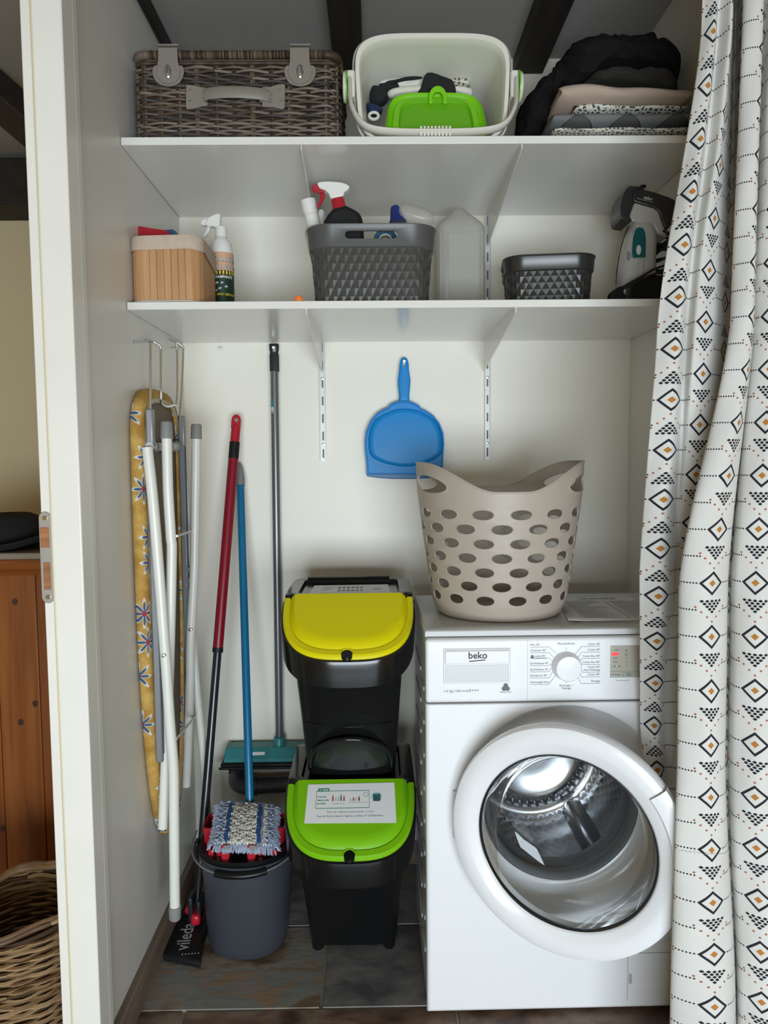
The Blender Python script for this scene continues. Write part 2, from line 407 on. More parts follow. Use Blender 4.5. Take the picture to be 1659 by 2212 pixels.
def local_root(name, label, cat, loc, rz=0, group=None):
    """Empty whose children are built in its own frame"""
    o = root(name, label, cat, loc, group); o.rotation_euler = (0, 0, rz); ORG[o.name] = Vector((0, 0, 0)); return o
def boolean(o, cutters):
    for c in cutters:
        m = o.modifiers.new('b', 'BOOLEAN'); m.operation = 'DIFFERENCE'; m.solver = 'EXACT'; m.object = c
    dg = bpy.context.evaluated_depsgraph_get(); dg.update()
    me = bpy.data.meshes.new_from_object(o.evaluated_get(dg)); o.modifiers.clear(); o.data = me
    for c in cutters: bpy.data.objects.remove(c)
    for p in me.polygons: p.use_smooth = True
    me.set_sharp_from_angle(angle=math.radians(35))
def rr(w, d, r, n=6, cx=0, cy=0):
    """rounded rectangle outline, counter-clockwise from +x side"""
    out = []
    for qx, qy, a0 in ((1, 1, 0), (-1, 1, 90), (-1, -1, 180), (1, -1, 270)):
        for k in range(n+1):
            a = math.radians(a0+90*k/n); out.append((cx+qx*(w/2-r)+r*math.cos(a), cy+qy*(d/2-r)+r*math.sin(a)))
    return out
def rrz(w, d, r, z, n=6, cx=0, cy=0): return [(x, y, z) for x, y in rr(w, d, r, n, cx, cy)]
def dense(poly, step):
    out = []
    for i in range(len(poly)):
        a, b = Vector(poly[i]), Vector(poly[(i+1) % len(poly)]); n = max(1, int((b-a).length/step+.5))
        out += [a+(b-a)*k/n for k in range(n)]
    return out
def spline(pts, n):
    """Catmull-Rom through points (tuples any dim), n samples per span"""
    P = [Vector(p) for p in pts]; out = []
    for i in range(len(P)-1):
        p0, p1, p2, p3 = P[max(i-1, 0)], P[i], P[i+1], P[min(i+2, len(P)-1)]
        for k in range(n):
            t = k/n
            out.append(.5*((2*p1)+(p2-p0)*t+(2*p0-5*p1+4*p2-p3)*t*t+(-p0+3*p1-3*p2+p3)*t**3))
    out.append(P[-1]); return out
def smooth_closed(poly, n):
    m = len(poly); P = [Vector(p) for p in poly]; out = []
    for i in range(m):
        p0, p1, p2, p3 = P[i-1], P[i], P[(i+1) % m], P[(i+2) % m]
        for k in range(n):
            t = k/n
            out.append(.5*((2*p1)+(p2-p0)*t+(2*p0-5*p1+4*p2-p3)*t*t+(-p0+3*p1-3*p2+p3)*t**3))
    return out
def wob(x, y, z, s=1, seed=0):
    return (math.sin(x*s*1.7+y*s*2.3+seed)+math.sin(y*s*1.3-z*s*2.9+seed*1.7)+math.sin(z*s*2.1+x*s*3.1+seed*2.3))/3
def crop(x0, y0, s): return lambda pts: [(x0+x*s, y0+y*s) for x, y in pts]
def xz(pts, Y): return [(at(a, b, Y=Y).x, at(a, b, Y=Y).z) for a, b in pts]
def inflate(outline, y0, depth, rings=7, wr=.004, ws=28, seed=0, n=3, flatb=.55):
    """cushion-like body grown from a front outline (x,z)"""
    o = smooth_closed(outline, n); c = sum(o, Vector((0, 0)))/len(o); mb = MB(); rs = []
    for k in range(-rings, rings+1):
        a = k/rings*PI/2; s = max(.02, math.cos(a)**.45); y = y0+depth/2+math.sin(a)*depth/2*(1 if k < 0 else flatb)
        ring = []
        for p in o:
            q = c+(p-c)*s; wv = wob(q.x, y, q.y, ws, seed)*wr
            ring.append((q.x+wv*.6, y+wv*1.5, q.y+wob(q.y, q.x, y, ws, seed+3)*wr))
        rs.append(ring)
    return mb.loft(rs, True, True)
def text_mesh(body, size, shear=0, bold=0, align='LEFT', space=1.0):
    cu = bpy.data.curves.new('t', 'FONT'); cu.body = body; cu.size = size; cu.shear = shear; cu.align_x = align; cu.offset = bold; cu.space_character = space
    cu.resolution_u = 3
    o = bpy.data.objects.new('t', cu); COL.objects.link(o)
    dg = bpy.context.evaluated_depsgraph_get(); dg.update()
    me = bpy.data.meshes.new_from_object(o.evaluated_get(dg))
    vs = [v.co.copy() for v in me.vertices]; fs = [tuple(p.vertices) for p in me.polygons]
    bpy.data.objects.remove(o); bpy.data.curves.remove(cu); bpy.data.meshes.remove(me)
    return vs, fs
def text(name, body, size, mat, parent, fn, **k):
    """flat lettering: fn maps text-plane (x, y) to a point"""
    vs, fs = text_mesh(body, size, **k)
    mb = MB(); mb.add([fn(v.x, v.y) for v in vs], fs)
    return mb.build(name, mat, parent, smooth=None)
def quad_print(mb, fn, x0, x1, y0, y1, n=1):
    for k in range(n):
        a, b = x0+(x1-x0)*k/n, x0+(x1-x0)*(k+1)/n
        mb.add([fn(a, y0), fn(b, y0), fn(b, y1), fn(a, y1)], [(0, 1, 2, 3)])
def finalize(o, ang=40):
    """apply modifiers and set crisp edges on the result"""
    dg = bpy.context.evaluated_depsgraph_get(); dg.update()
    me = bpy.data.meshes.new_from_object(o.evaluated_get(dg)); o.modifiers.clear(); o.data = me
    for p in me.polygons: p.use_smooth = True
    me.set_sharp_from_angle(angle=math.radians(ang)); return o
def struct(o): o['kind'] = 'structure'; return o

# ------------------------------------------------------------------ setting
XL, XR, YB = -.54, .737, 2.18
ZC, ZB = 2.315, 2.272          # ceiling, underside of beams
S1, S2, ST = 1.8894, 1.5412, .0166
YS1, YS2 = 1.6875, 1.6925

fl = struct(MB().box(-2.6, 1.9, -1.2, 3.4, -.08, -.004).build('floor', grout))
TW, TD, GAP = .594, .290, .005
def tile(x0, x1, y0, y1, mat):
    mb = MB(); e = .002
    mb.add([(x0, y0, -.004), (x1, y0, -.004), (x1, y1, -.004), (x0, y1, -.004), (x0+e, y0+e, 0), (x1-e, y0+e, 0), (x1-e, y1-e, 0), (x0+e, y1-e, 0)],
           [(4, 5, 6, 7), (0, 1, 5, 4), (1, 2, 6, 5), (2, 3, 7, 6), (3, 0, 4, 7)])
    o = mb.build('tile', mat, fl, smooth=None)
for r in range(-9, 3):
    y0 = 1.5875+r*(TD+GAP); y1 = min(y0+TD, YB-.002)
    off = -.1275 if r % 2 == 0 else -.4275
    for k in range(-1, 5):
        x0 = off+k*(TW+GAP); x1 = x0+TW
        x0, x1 = max(x0, XL+.002), min(x1, 1.85)
        if x1-x0 < .03: continue
        mt = slate_brown if r == -1 else (slate_grey if (r == 0 and k == 0) or r == 1 or R_.random() < .35 else slate_rust)
        tile(x0, x1, y0, y1, mt)

struct(MB().box(XL-.05, 1.0, YB, YB+.06, 0, ZC).build('wall_back', white_wall))
wl = struct(MB().box(XL-.05, XL, 1.385, YB-.001, 0, ZC).build('wall_left', panel_white))
struct(MB().box(XR, XR+.06, 1.62, YB-.001, 0, ZC).build('wall_right', panel_white))
struct(MB().box(XR+.061, 1.9, 1.56, 1.62, 0, ZC-.001).build('wall_front', white_wall))
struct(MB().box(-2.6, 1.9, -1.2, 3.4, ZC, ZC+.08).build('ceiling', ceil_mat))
for i, (x0, x1) in enumerate(((-.100, -.020), (.397, .480), (-.538, -.524), (.9, .98))):
    struct(MB().box(x0, x1, -1.1, YB-.002, ZB, ZC-.001).build('trim_%d' % (i+2), beam_mat, bevel=.004))
struct(MB().box(XL+.0005, XL+.016, 1.39, YB-.017, .001, .075).build('baseboard_left', skirt_wood, bevel=.002))
struct(MB().box(XL+.017, XR-.001, YB-.013, YB-.0005, .001, .07).build('baseboard_back', skirt_wood, bevel=.002))

# door frame at the end of the left partition
dj = struct(MB().box(XL-.03, XL+.022, 1.335, 1.3845, .001, ZC-.002).build('door_1', gloss_white, bevel=.0025))
MB().box(XL-.052, XL-.0305, 1.343, 1.3845, .001, ZC-.002).build('rebate_strip', gloss_white, dj, bevel=.002)
MB().tube([(XL-.030, 1.3375, .002+z*.1) for z in range(24)], .0028, 8).build('seal_bead', M('cream_seal', (.66, .58, .38), .5), dj)
MB().box(XL+.0005, XL+.0215, 1.3848, 1.405, .001, ZC-.002).build('architrave_return', panel_white, dj, bevel=.002)
def plate_outline(cx, z0, z1, wd, n=8):
    r = wd/2; return [(cx+r*math.cos(a), z1-r+r*math.sin(a)) for a in [PI*k/n for k in range(n+1)]]+[(cx+r*math.cos(a), z0+r+r*math.sin(a)) for a in [PI+PI*k/n for k in range(n+1)]]
zt, zb = at(98, 1105, Y=1.342).z, at(105, 1303, Y=1.342).z
cxp = at(101, 1200, Y=1.342).x
sp_ = MB().prism(plate_outline(cxp, zb, zt, .0225), 1.3405, 1.3428).build('strike_plate', zinc, dj, bevel=.0006)
wood_raw = M('raw_wood_mortice', (.32, .13, .05), .7, var=(20, .3, (1, 1, 6)))
H_ = zt-zb
MB().box(cxp-.0062, cxp+.0062, 1.3396, 1.3404, zb+H_*.15, zb+H_*.45).build('mortice', wood_raw, sp_)
MB().box(cxp-.0095, cxp+.0062, 1.3396, 1.3404, zb+H_*.61, zb+H_*.83).build('mortice', wood_raw, sp_)
for f in (.07, .93): MB().lathe([(.0045, 1.3404), (.0042, 1.3390), (.002, 1.3390)], 12, (cxp, 0, zb+H_*f), 'Y').build('screw', chrome, sp_)

# other room seen past the frame
struct(MB().box(-2.6, XL-.06, 3.0, 3.06, 0, ZC-.001).build('wall_far', cream_wall))
struct(MB().box(-2.6, XL-.06, 2.80, 2.999, at(20, 440, Y=2.8).z, at(20, 340, Y=2.8).z).build('trim_7', beam_mat, bevel=.006))
a, b = at(-30, 185, Y=2.2), at(60, 262, Y=2.2)
mb = MB(); mb.tube([a+(a-b)*2.2, b+(b-a)*1.4], .062, 4); struct(mb.build('trim_8', beam_mat, bevel=.004))

# ------------------------------------------------------------------ shelves, rails, brackets
def shelf(nm, z0, yf, label):
    o = MB().box(XL+.0015, XR-.0015, yf, YB-.0005, z0, z0+ST).build(nm, melamine, origin=(0, 1.95, z0), bevel=.0012)
    return tag(o, label, 'shelf', 'white closet shelves')
shelf('shelf_board', S1, YS1, 'upper white shelf board carrying the wicker hamper and folded textiles')
shelf('shelf_board', S2, YS2, 'lower white shelf board carrying the bamboo box and grey baskets')
RX = (-.145, .327)
for i, x in enumerate(RX):
    zt_, zb_ = ZC-.12, 1.203
    t = root('shelf_rail', ('left' if i == 0 else 'right')+' white slotted metal rail on the back wall '+('above the yellow bin' if i == 0 else 'to the right of the blue dustpan'), 'shelf rail', (x, YB-.001, zb_), 'slotted wall rails')
    mb = MB(); pts = []
    mb.box(x-.0085, x+.0085, YB-.003, YB-.0005, zb_, zt_); mb.box(x-.0085, x-.0068, YB-.011, YB-.003, zb_, zt_); mb.box(x+.0068, x+.0085, YB-.011, YB-.003, zb_, zt_)
    mb.build('rail_channel', M('rail_white', (.72, .72, .70), .35, .1), t)
    z = zb_+.022; slm = M('slot_shade', (.16, .16, .16), .9)
    while z < zt_-.03:
        MB().box(x-.0022, x+.0022, YB-.0034, YB-.003, z-.0125, z+.0125).build('slot', slm, t, smooth=None); z += .05
    for z in (zb_+.049, zb_+.235, 1.66, 2.1):
        MB().lathe([(.0042, YB-.003), (.0042, YB-.0052), (.002, YB-.0058)], 10, (x, 0, z), 'Y').build('screw', zinc, t)
def bracket(x, zs, yf, lab):
    # sheet-metal arm: deep at the wall, tapering to the front
    yb = YB-.011; p = [(yb, zs-.001), (yf+.012, zs-.001), (yf+.012, zs-.013), (yf+.05, zs-.020), (yb-.02, zs-.082), (yb, zs-.086)]
    t = root('shelf_bracket', lab, 'bracket', (x, yb, zs-.086), 'white shelf brackets')
    mb = MB(); mb.loft([[(x-.0011, y, z) for y, z in p], [(x+.0011, y, z) for y, z in p]]); mb.build('arm', melamine, t, bevel=.0004)
    MB().box(x-.004, x+.004, yf+.012, yb, zs-.0016, zs-.0002).build('flange', melamine, t)
    return t
bracket(-.150, S1, YS1-.016, 'white metal bracket under the upper shelf, left of its pair')
bracket(.327, S1, YS1-.016, 'white metal bracket under the upper shelf, right of its pair')
bracket(-.145, S2, YS2-.016, 'white metal bracket under the lower shelf above the yellow bin')
bracket(.316, S2, YS2-.016, 'white metal bracket under the lower shelf right of the dustpan')

# ------------------------------------------------------------------ curtain
def curtain():
    Zs = [2.30, 1.98, 1.45, .98, .66, .20, .012]
    # plan profiles (x, y) of the gathered cloth from its left hem to the right, per height
    prof = {
     2.30: [(.612,1.430),(.628,1.412),(.640,1.430),(.655,1.410),(.668,1.440),(.700,1.500),(.690,1.440),(.668,1.395),(.690,1.380),(.705,1.420),(.725,1.440),(.722,1.395),(.748,1.375),(.785,1.400),(.83,1.42),(.86,1.38),(.90,1.42)],
     1.98: [(.605,1.430),(.622,1.412),(.636,1.432),(.650,1.408),(.666,1.440),(.700,1.500),(.688,1.440),(.664,1.392),(.690,1.376),(.703,1.420),(.722,1.440),(.716,1.392),(.745,1.372),(.785,1.398),(.83,1.42),(.86,1.38),(.90,1.42)],
     1.45: [(.533,1.430),(.565,1.412),(.592,1.436),(.596,1.404),(.636,1.420),(.690,1.480),(.676,1.420),(.645,1.372),(.672,1.352),(.694,1.385),(.704,1.420),(.690,1.370),(.722,1.348),(.775,1.378),(.82,1.42),(.85,1.37),(.90,1.41)],
     .98:  [(.516,1.455),(.550,1.432),(.585,1.462),(.600,1.470),(.640,1.450),(.690,1.440),(.610,1.385),(.545,1.335),(.580,1.308),(.622,1.322),(.652,1.370),(.648,1.330),(.682,1.300),(.74,1.33),(.79,1.38),(.84,1.33),(.90,1.38)],
     .66:  [(.546,1.523),(.572,1.506),(.600,1.522),(.630,1.516),(.690,1.505),(.700,1.420),(.600,1.352),(.536,1.305),(.572,1.278),(.612,1.294),(.645,1.350),(.640,1.305),(.678,1.275),(.74,1.31),(.79,1.37),(.84,1.31),(.90,1.37)],
     .20:  [(.618,1.522),(.628,1.514),(.640,1.524),(.655,1.518),(.696,1.505),(.690,1.420),(.590,1.345),(.530,1.300),(.580,1.268),(.632,1.276),(.665,1.330),(.662,1.300),(.700,1.268),(.76,1.30),(.80,1.36),(.85,1.30),(.90,1.36)],
     .012: [(.622,1.522),(.632,1.514),(.644,1.524),(.658,1.518),(.696,1.505),(.690,1.420),(.590,1.345),(.530,1.300),(.584,1.266),(.640,1.274),(.672,1.328),(.670,1.298),(.708,1.266),(.77,1.30),(.80,1.36),(.85,1.30),(.90,1.36)]}
    NZ = 150; mb = MB(); uvs = []
    cols = len(prof[.2]); SP = 9
    rows = []
    for k in range(NZ+1):
        z = 2.30+(0.012-2.30)*k/NZ
        j = 0
        while j < len(Zs)-2 and z < Zs[j+1]: j += 1
        t = (Zs[j]-z)/(Zs[j]-Zs[j+1]); t = t*t*(3-2*t)*.5+t*.5
        pr = [Vector((a[0]*(1-t)+b_[0]*t, a[1]*(1-t)+b_[1]*t)) for a, b_ in zip(prof[Zs[j]], prof[Zs[j+1]])]
        s_ = spline(pr, SP); rows.append((z, s_))
    # cloth coordinate = arc length averaged over all heights
    n = len(rows[0][1]); U = [0]*n
    for i in range(1, n): U[i] = U[i-1]+sum((r[1][i]-r[1][i-1]).length for r in rows)/len(rows)
    for z, s_ in rows:
        for i, p in enumerate(s_):
            wv = .0022*math.sin(z*9+i*.21)+.0016*math.sin(z*23-i*.33)
            mb.v.append(Vector((p.x+wv*.5, p.y+wv, z))); uvs.append((U[i]*1.0+.012, z))
    for k in range(NZ):
        for i in range(n-1): mb.f.append((k*n+i, k*n+i+1, (k+1)*n+i+1, (k+1)*n+i))
    mb.uv = uvs
    t = root('curtain', 'long off-white cotton curtain printed with black diamonds and orange dots', 'curtain', (.70, 1.40, .012))
    o = mb.build('curtain_cloth', curtain_mat, t, smooth=180); q = o.modifiers.new('s', 'SOLIDIFY'); q.thickness = .0012; q.offset = 0
    # sewn bottom hem line
    hm = MB(); z, s_ = rows[int(NZ*.79)]
    st = [Vector((p.x, p.y-.0016, z+.012*math.sin(i*.11))) for i, p in enumerate(s_)][62:96]
    for i in range(0, len(st)-1):
        a, b_ = st[i], st[i]+(st[i+1]-st[i])*.62; hm.tube([a, b_], .0004, 4)
    hm.build('hem_stitching', M('hem_thread', (.45, .43, .40), .9), t)
curtain()
tr = root('curtain_rod', 'thin metal rod holding the printed curtain at the ceiling', 'curtain rod', (.8, 1.41, 2.298))
MB().tube([(.58, 1.415, 2.302), (1.2, 1.415, 2.302)], .006, 10).build('rod', zinc, tr)
MB().box(.60, .61, 1.408, 1.422, 2.302, ZC-.0005).build('ceiling_mount', zinc, tr); MB().box(1.15, 1.16, 1.408, 1.422, 2.302, ZC-.0005).build('ceiling_mount', zinc, tr)
#@@PART2

# ------------------------------------------------------------------ wicker helpers
def ring_path(w, d, r, cx, cy, step):
    return dense([Vector((x, y)) for x, y in rr(w, d, r, 5, cx, cy)], step)
def normals2(P):
    n = len(P); out = []
    for i in range(n):
        t = (P[(i+1) % n]-P[i-1]); out.append(Vector((t.y, -t.x)).normalized())
    return out
def weave(mb, P, zs, half, amp, rad, jz=.002, strands=1, n=5, taper=None, dip=None):
    """horizontal wefts weaving in and out of stakes every `half` points"""
    N = normals2(P)
    for k, z in enumerate(zs):
        sc_ = taper(k/len(zs)) if taper else 1
        cx = sum(p.x for p in P)/len(P); cy = sum(p.y for p in P)/len(P)
        for s in range(strands):
            pts = []
            ph = PI*k+R_.uniform(-.3, .3); j1, j2 = R_.uniform(0, 6), R_.uniform(0, 6)
            for i, p in enumerate(P):
                o = amp*math.cos(PI*i/half+ph)
                x = cx+(p.x-cx)*sc_+N[i].x*o; y = cy+(p.y-cy)*sc_+N[i].y*o
                pts.append((x, y, z+s*rad*1.2+jz*math.sin(i*.17+j1)+jz*.6*math.sin(i*.53+j2)+(dip(x, y) if dip else 0)))
            # cut the ring into rods so that colours change along the row
            a = 0; L = len(pts); st = R_.randrange(L)
            pts = pts[st:]+pts[:st]
            while a < L:
                b_ = min(L, a+R_.randint(24, 46)); seg = [pts[i % L] for i in range(a, b_+1)]
                rr_ = rad*R_.uniform(.82, 1.12); mb.tube(seg, [rr_*.75]+[rr_]*(len(seg)-2)+[rr_*.75], n); a = b_
def rope_border(mb, P, z, rad, lumps=2):
    pts = [(p.x, p.y, z) for p in P]
    mb.tube(pts, [rad*(1 if (i//lumps) % 2 else .78) for i in range(len(pts))], 8, closed=True)

# ------------------------------------------------------------------ wicker hamper
def hamper():
    x0, x1, yf, yb, zb = -.522, -.069, 1.738, 2.07, S1+ST+.0005
    t = root('wicker_hamper', 'rectangular grey-brown wicker hamper with taupe straps on the upper shelf', 'hamper', ((x0+x1)/2, (yf+yb)/2, zb))
    w, d, cx, cy = x1-x0, yb-yf, (x0+x1)/2, (yf+yb)/2
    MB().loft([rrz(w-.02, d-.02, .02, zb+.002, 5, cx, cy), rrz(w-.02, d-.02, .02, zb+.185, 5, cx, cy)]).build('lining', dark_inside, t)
    P = ring_path(w-.008, d-.008, .024, cx, cy, .0137)
    mb = MB(); weave(mb, P, [zb+.005+i*.0074 for i in range(23)], 3, .0048, .0037, .0012, 1)
    tag(mb.build('basket_weave', wicker_grey, t, smooth=60), kind='stuff')
    st = MB()
    for i in range(0, len(P), 3):
        p = P[i]
        st.tube([(p.x-.0018, p.y, zb), (p.x-.0018, p.y, zb+.178)], .003, 5); st.tube([(p.x+.0035, p.y, zb), (p.x+.0035, p.y, zb+.178)], .0026, 5)
    tag(st.build('stakes', wicker_grey, t), kind='stuff')
    lid = MB(); Pl = ring_path(w-.006, d-.006, .024, cx, cy, .0034)
    rope_border(lid, Pl, zb+.196, .0105, 1); lid2 = lid.build('lid', wicker_grey, t, smooth=60)
    MB().loft([rrz(w-.02, d-.02, .02, zb+.187, 5, cx, cy), rrz(w-.02, d-.02, .02, zb+.203, 5, cx, cy)]).build('lid_top', wicker_grey, lid2)
    r2 = MB(); rope_border(r2, ring_path(w-.004, d-.004, .024, cx, cy, .005), zb+.178, .005, 3); r2.build('rim_border', wicker_grey, t, smooth=60)
    for px in (363, 648):
        Y = yf-.012
        base = [(-33, 42), (-22, 36), (22, 36), (33, 42), (33, 58), (24, 74), (8, 81), (-8, 81), (-24, 74), (-33, 58)]
        s = MB().prism(xz([(px+a, 104+b_) for a, b_ in smooth2(base)], Y), Y, Y+.0035).build('strap', leatherette, t, bevel=.001)
        tab = [(-22, -2), (20, -2), (21, 30), (26, 48), (24, 62), (14, 73), (0, 77), (-14, 73), (-24, 62), (-26, 48), (-22, 28)]
        MB().prism(xz([(px+a, 104+b_) for a, b_ in tab], Y-.004), Y-.004, Y-.0005).build('strap_tab', leatherette, s, bevel=.001)
        c = at(px+1, 104, Y=Y); MB().box(c.x-.0235, c.x+.0225, Y-.004, Y+.07, zb+.2071, zb+.2105).build('strap_top', leatherette, s, bevel=.001)
        q = at(px, 156, Y=Y-.004)
        cl = MB(); cl.lathe([(.0001, -.0065), (.006, -.0062), (.0085, -.004), (.009, 0)], 16, (0, 0, 0), 'Y')
        cl.v = [Vector((q.x+v.x*.85, q.y+v.y, q.z+v.z*1.75)) for v in cl.v]; cl.box(q.x-.0025, q.x+.0025, q.y-.011, q.y-.005, q.z-.009, q.z+.009)
        cl.build('turn_clasp', chrome, s, bevel=.0006)
    Y = yf-.010
    h = MB(); h.prism(xz([(402, 182), (418, 184), (436, 188), (448, 190), (448, 228), (436, 229), (418, 234), (404, 236), (401, 230)], Y), Y, Y+.004)
    hp0 = h.build('handle_plate', leatherette, t, bevel=.001); h = MB(); h.prism(xz([(566, 188), (584, 187), (600, 182), (614, 181), (616, 186), (615, 232), (610, 236), (590, 231), (566, 230)], Y), Y, Y+.004)
    g = MB(); a, b_ = at(440, 206, Y=Y), at(582, 208, Y=Y)
    pts = [a+(b_-a)*k/14+Vector((0, -.016*math.sin(PI*k/14)**.6-.002, 0)) for k in range(15)]
    g.tube(pts, .0125, 8, flat=.22, flat_axis=(0, 0, 1)); 
    h.build('handle_plate', leatherette, t, bevel=.001); hp = g.build('handle_grip', leatherette, t, smooth=60)
    rv = MB()
    for px, py in ((412, 196), (412, 220), (563, 198), (563, 217), (583, 201), (583, 217), (605, 196), (607, 220), (444, 197), (444, 216)):
        q = at(px, py, Y=Y-(.006 if 440 < px < 590 else 0)); m = MB(); m.lathe([(.0001, -.003), (.003, -.0025), (.0038, .001)], 10, (q.x, q.y, q.z), 'Y'); m.build('rivet', chrome, hp)
def smooth2(p): return [(q.x, q.y) for q in smooth_closed(p, 3)]
hamper()

# ------------------------------------------------------------------ cream laundry tub on its side, lid and cloths inside
def tub():
    zs = S1+ST+.0008; cx = .1385
    t = root('laundry_tub', 'cream plastic laundry tub lying open on its side on the upper shelf', 'tub', (cx, 1.88, zs))
    def ring(w, h, y, zc, p=4.6, n=64, e=0):
        out = []
        for k in range(n):
            a = 2*PI*k/n; c_, s_ = math.cos(a), math.sin(a)
            x = abs(c_)**(2/p)*(1 if c_ > 0 else -1); z = abs(s_)**(2/p)*(1 if s_ > 0 else -1)
            wd = w/2*(1+.035*z)                     # a little wider at the top
            out.append((cx+x*wd, y, zc+z*h/2))
        return out
    H = .236; zc = zs+.003+H/2
    outer = [(1.735, .338, H), (1.742, .343, H+.004), (1.752, .338, H), (1.757, .328, H-.008), (1.90, .30, H-.035), (2.04, .275, H-.06), (2.055, .25, H-.08)]
    inner = [(2.045, .24, H-.09), (2.035, .262, H-.072), (1.90, .288, H-.047), (1.757, .312, H-.022), (1.742, .316, H-.019), (1.735, .322, H-.015)]
    zc_f = lambda h: zs+.0012+h/2+max(0, (H+.004-h)/2)*.55
    rings = [ring(w, h, y, zc_f(h)) for y, w, h in outer]+[ring(w, h, y, zc_f(h)) for y, w, h in inner]
    mb = MB(); mb.loft(rings+[rings[0]], False, False)
    # close the bottom of the tub
    n = 64; b0 = len(outer)-1; mb.f.append(tuple(range(b0*n, b0*n+n))); mb.f.append(tuple(reversed(range((b0+1)*n, (b0+1)*n+n))))
    # remove wall between bottom rings
    mb.f = [f for f in mb.f if not (len(f) == 4 and all(b0*n <= i < (b0+2)*n for i in f) and any(i < (b0+1)*n for i in f) and any(i >= (b0+1)*n for i in f))]
    tb = mb.build('tub_body', tub_white, t, smooth=50)
    li = MB(); li.loft([ring(.346, H+.006, 1.745, zc_f(H)), ring(.352, H+.012, 1.749, zc_f(H)), ring(.346, H+.006, 1.753, zc_f(H))], False, False)
    li.v = [Vector((v.x, v.y, max(v.z, zs+.0006))) for v in li.v]; li.build('rim_lip', tub_white, t, smooth=60)
    for s in (-1, 1):
        xx = cx+s*.172; lz = at(752 if s < 0 else 1118, 188, Y=1.745).z
        m = MB(); m.box(min(xx, xx+s*.018), max(xx, xx+s*.018), 1.728, 1.765, lz-.028, lz+.03); lug = m.build('pivot_lug', tub_white, t, bevel=.004)
        m = MB(); m.lathe([(.026, xx+s*.0182), (.0345, xx+s*.0182), (.0345, xx+s*.0205), (.026, xx+s*.0205)], 24, (0, 1.747, lz), 'X'); m.build('green_ring', lime, lug)
        m = MB(); m.lathe([(.033, xx+s*.0207), (.031, xx+s*.026), (.02, xx+s*.028)], 24, (0, 1.747, lz), 'X'); m.build('pivot_cap', tub_white, lug)
    # carrying handle hangs down along the lower rim
    lz = at(752, 188, Y=1.745).z
    key = [(cx-.184, 1.726, lz+.006), (cx-.183, 1.720, lz-.03), (cx-.178, 1.714, lz-.060), (cx-.156, 1.711, zs+.034), (cx-.110, 1.709, zs+.0185), (cx, 1.708, zs+.0145)]
    key += [(2*cx-x, y, z) for x, y, z in reversed(key[:-1])]
    h = MB(); h.tube(spline(key, 8), .0145, 8, flat=.34, flat_axis=(0, -.3, 1)); hd = h.build('carry_handle', tub_white, t, smooth=60)
    for k in range(9):
        x = cx+.003+(k-4)*.0079; MB().box(x-.0024, x+.0024, 1.700, 1.7055, zs+.005, zs+.026).build('grip_rib', tub_white, hd, bevel=.001)
    # ---- lime lid leaning inside
    zl = zs+.016
    lt = root('tub_lid', 'lime green plastic lid lying inside the cream laundry tub', 'lid', (.158, 1.83, zl))
    def lr(s, h, z): 
        out = []
        for k in range(56):
            a = 2*PI*k/56; c_, s_ = math.cos(a), math.sin(a); p = 4
            x = abs(c_)**(2/p)*(1 if c_ > 0 else -1); v = abs(s_)**(2/p)*(1 if s_ > 0 else -1)
            u, vv = x*(.114-.008*v)*s, (v*.5+.5)*.150-(1-s)*(v)*.075
            # plate plane leans back: v runs up and away from the viewer
            ca, sa = math.cos(math.radians(64)), math.sin(math.radians(64))
            y = 1.772+vv*ca-h*sa; zz = zl+vv*sa+h*ca
            out.append((.150+u, y, zz))
        return out
    # h: offset towards the viewer
    m = MB(); m.loft([lr(.95, -.020, 0), lr(1.0, -.016, 0), lr(1.0, .008, 0), lr(.965, .012, 0), lr(.93, .004, 0), lr(.89, .001, 0), lr(.85, .008, 0), lr(.74, .009, 0)], True, False)
    lo = m.build('lid_rim', lime, lt, smooth=50)
    m = MB(); m.loft([lr(.741, .0089, 0), lr(.70, .001, 0), lr(.02, .001, 0)], False, True); m.build('lid_panel', lime_dark, lt, smooth=50)
    q = at(945, 203, Y=1.825)
    m = MB(); pr = [(q.x+.021*math.cos(a), q.z-.012+.026*math.sin(a)) for a in [PI*k/10 for k in range(11)]]+[(q.x-.021, q.z-.026), (q.x-.012, q.z-.026), (q.x-.012, q.z-.012)]+[(q.x+.012*math.cos(a), q.z-.012+.013*math.sin(a)) for a in [PI-PI*k/8 for k in range(1, 9)]]+[(q.x+.012, q.z-.026), (q.x+.021, q.z-.026)]
    m.prism(pr, 1.814, 1.828); m.build('snap_clip', lime, lt, bevel=.0015)
    # ---- cloths stuffed in the tub
    cr = crop(740, 50, .2411)
    def cloth(nm, pts, Y, dp, mat, lab, seed, wr=.0015):
        o = inflate(xz(cr(pts), Y), Y, dp, 5, wr, 60, seed).build(nm, mat, None, origin=(at(*cr(pts)[0], Y=Y).x, Y, zs+.02)); tag(o, lab, 'cloth', 'cloths in the laundry tub')
    cloth('folded_cloth', [(250, 545), (330, 545), (335, 515), (500, 500), (510, 560), (400, 590), (410, 640), (360, 700), (255, 690)], 1.862, .05, black_cotton, 'black folded cloth at the left inside the cream tub', 1)
    cloth('folded_cloth', [(315, 505), (520, 478), (720, 455), (745, 470), (720, 540), (520, 570), (350, 545)], 1.870, .04, white_cloth, 'white folded cloth beneath the black strip inside the cream tub', 2)
    cloth('folded_cloth', [(380, 520), (500, 490), (690, 465), (700, 490), (520, 512), (400, 545)], 1.861, .012, black_cotton, 'narrow black cloth strip across the white cloths in the cream tub', 3)
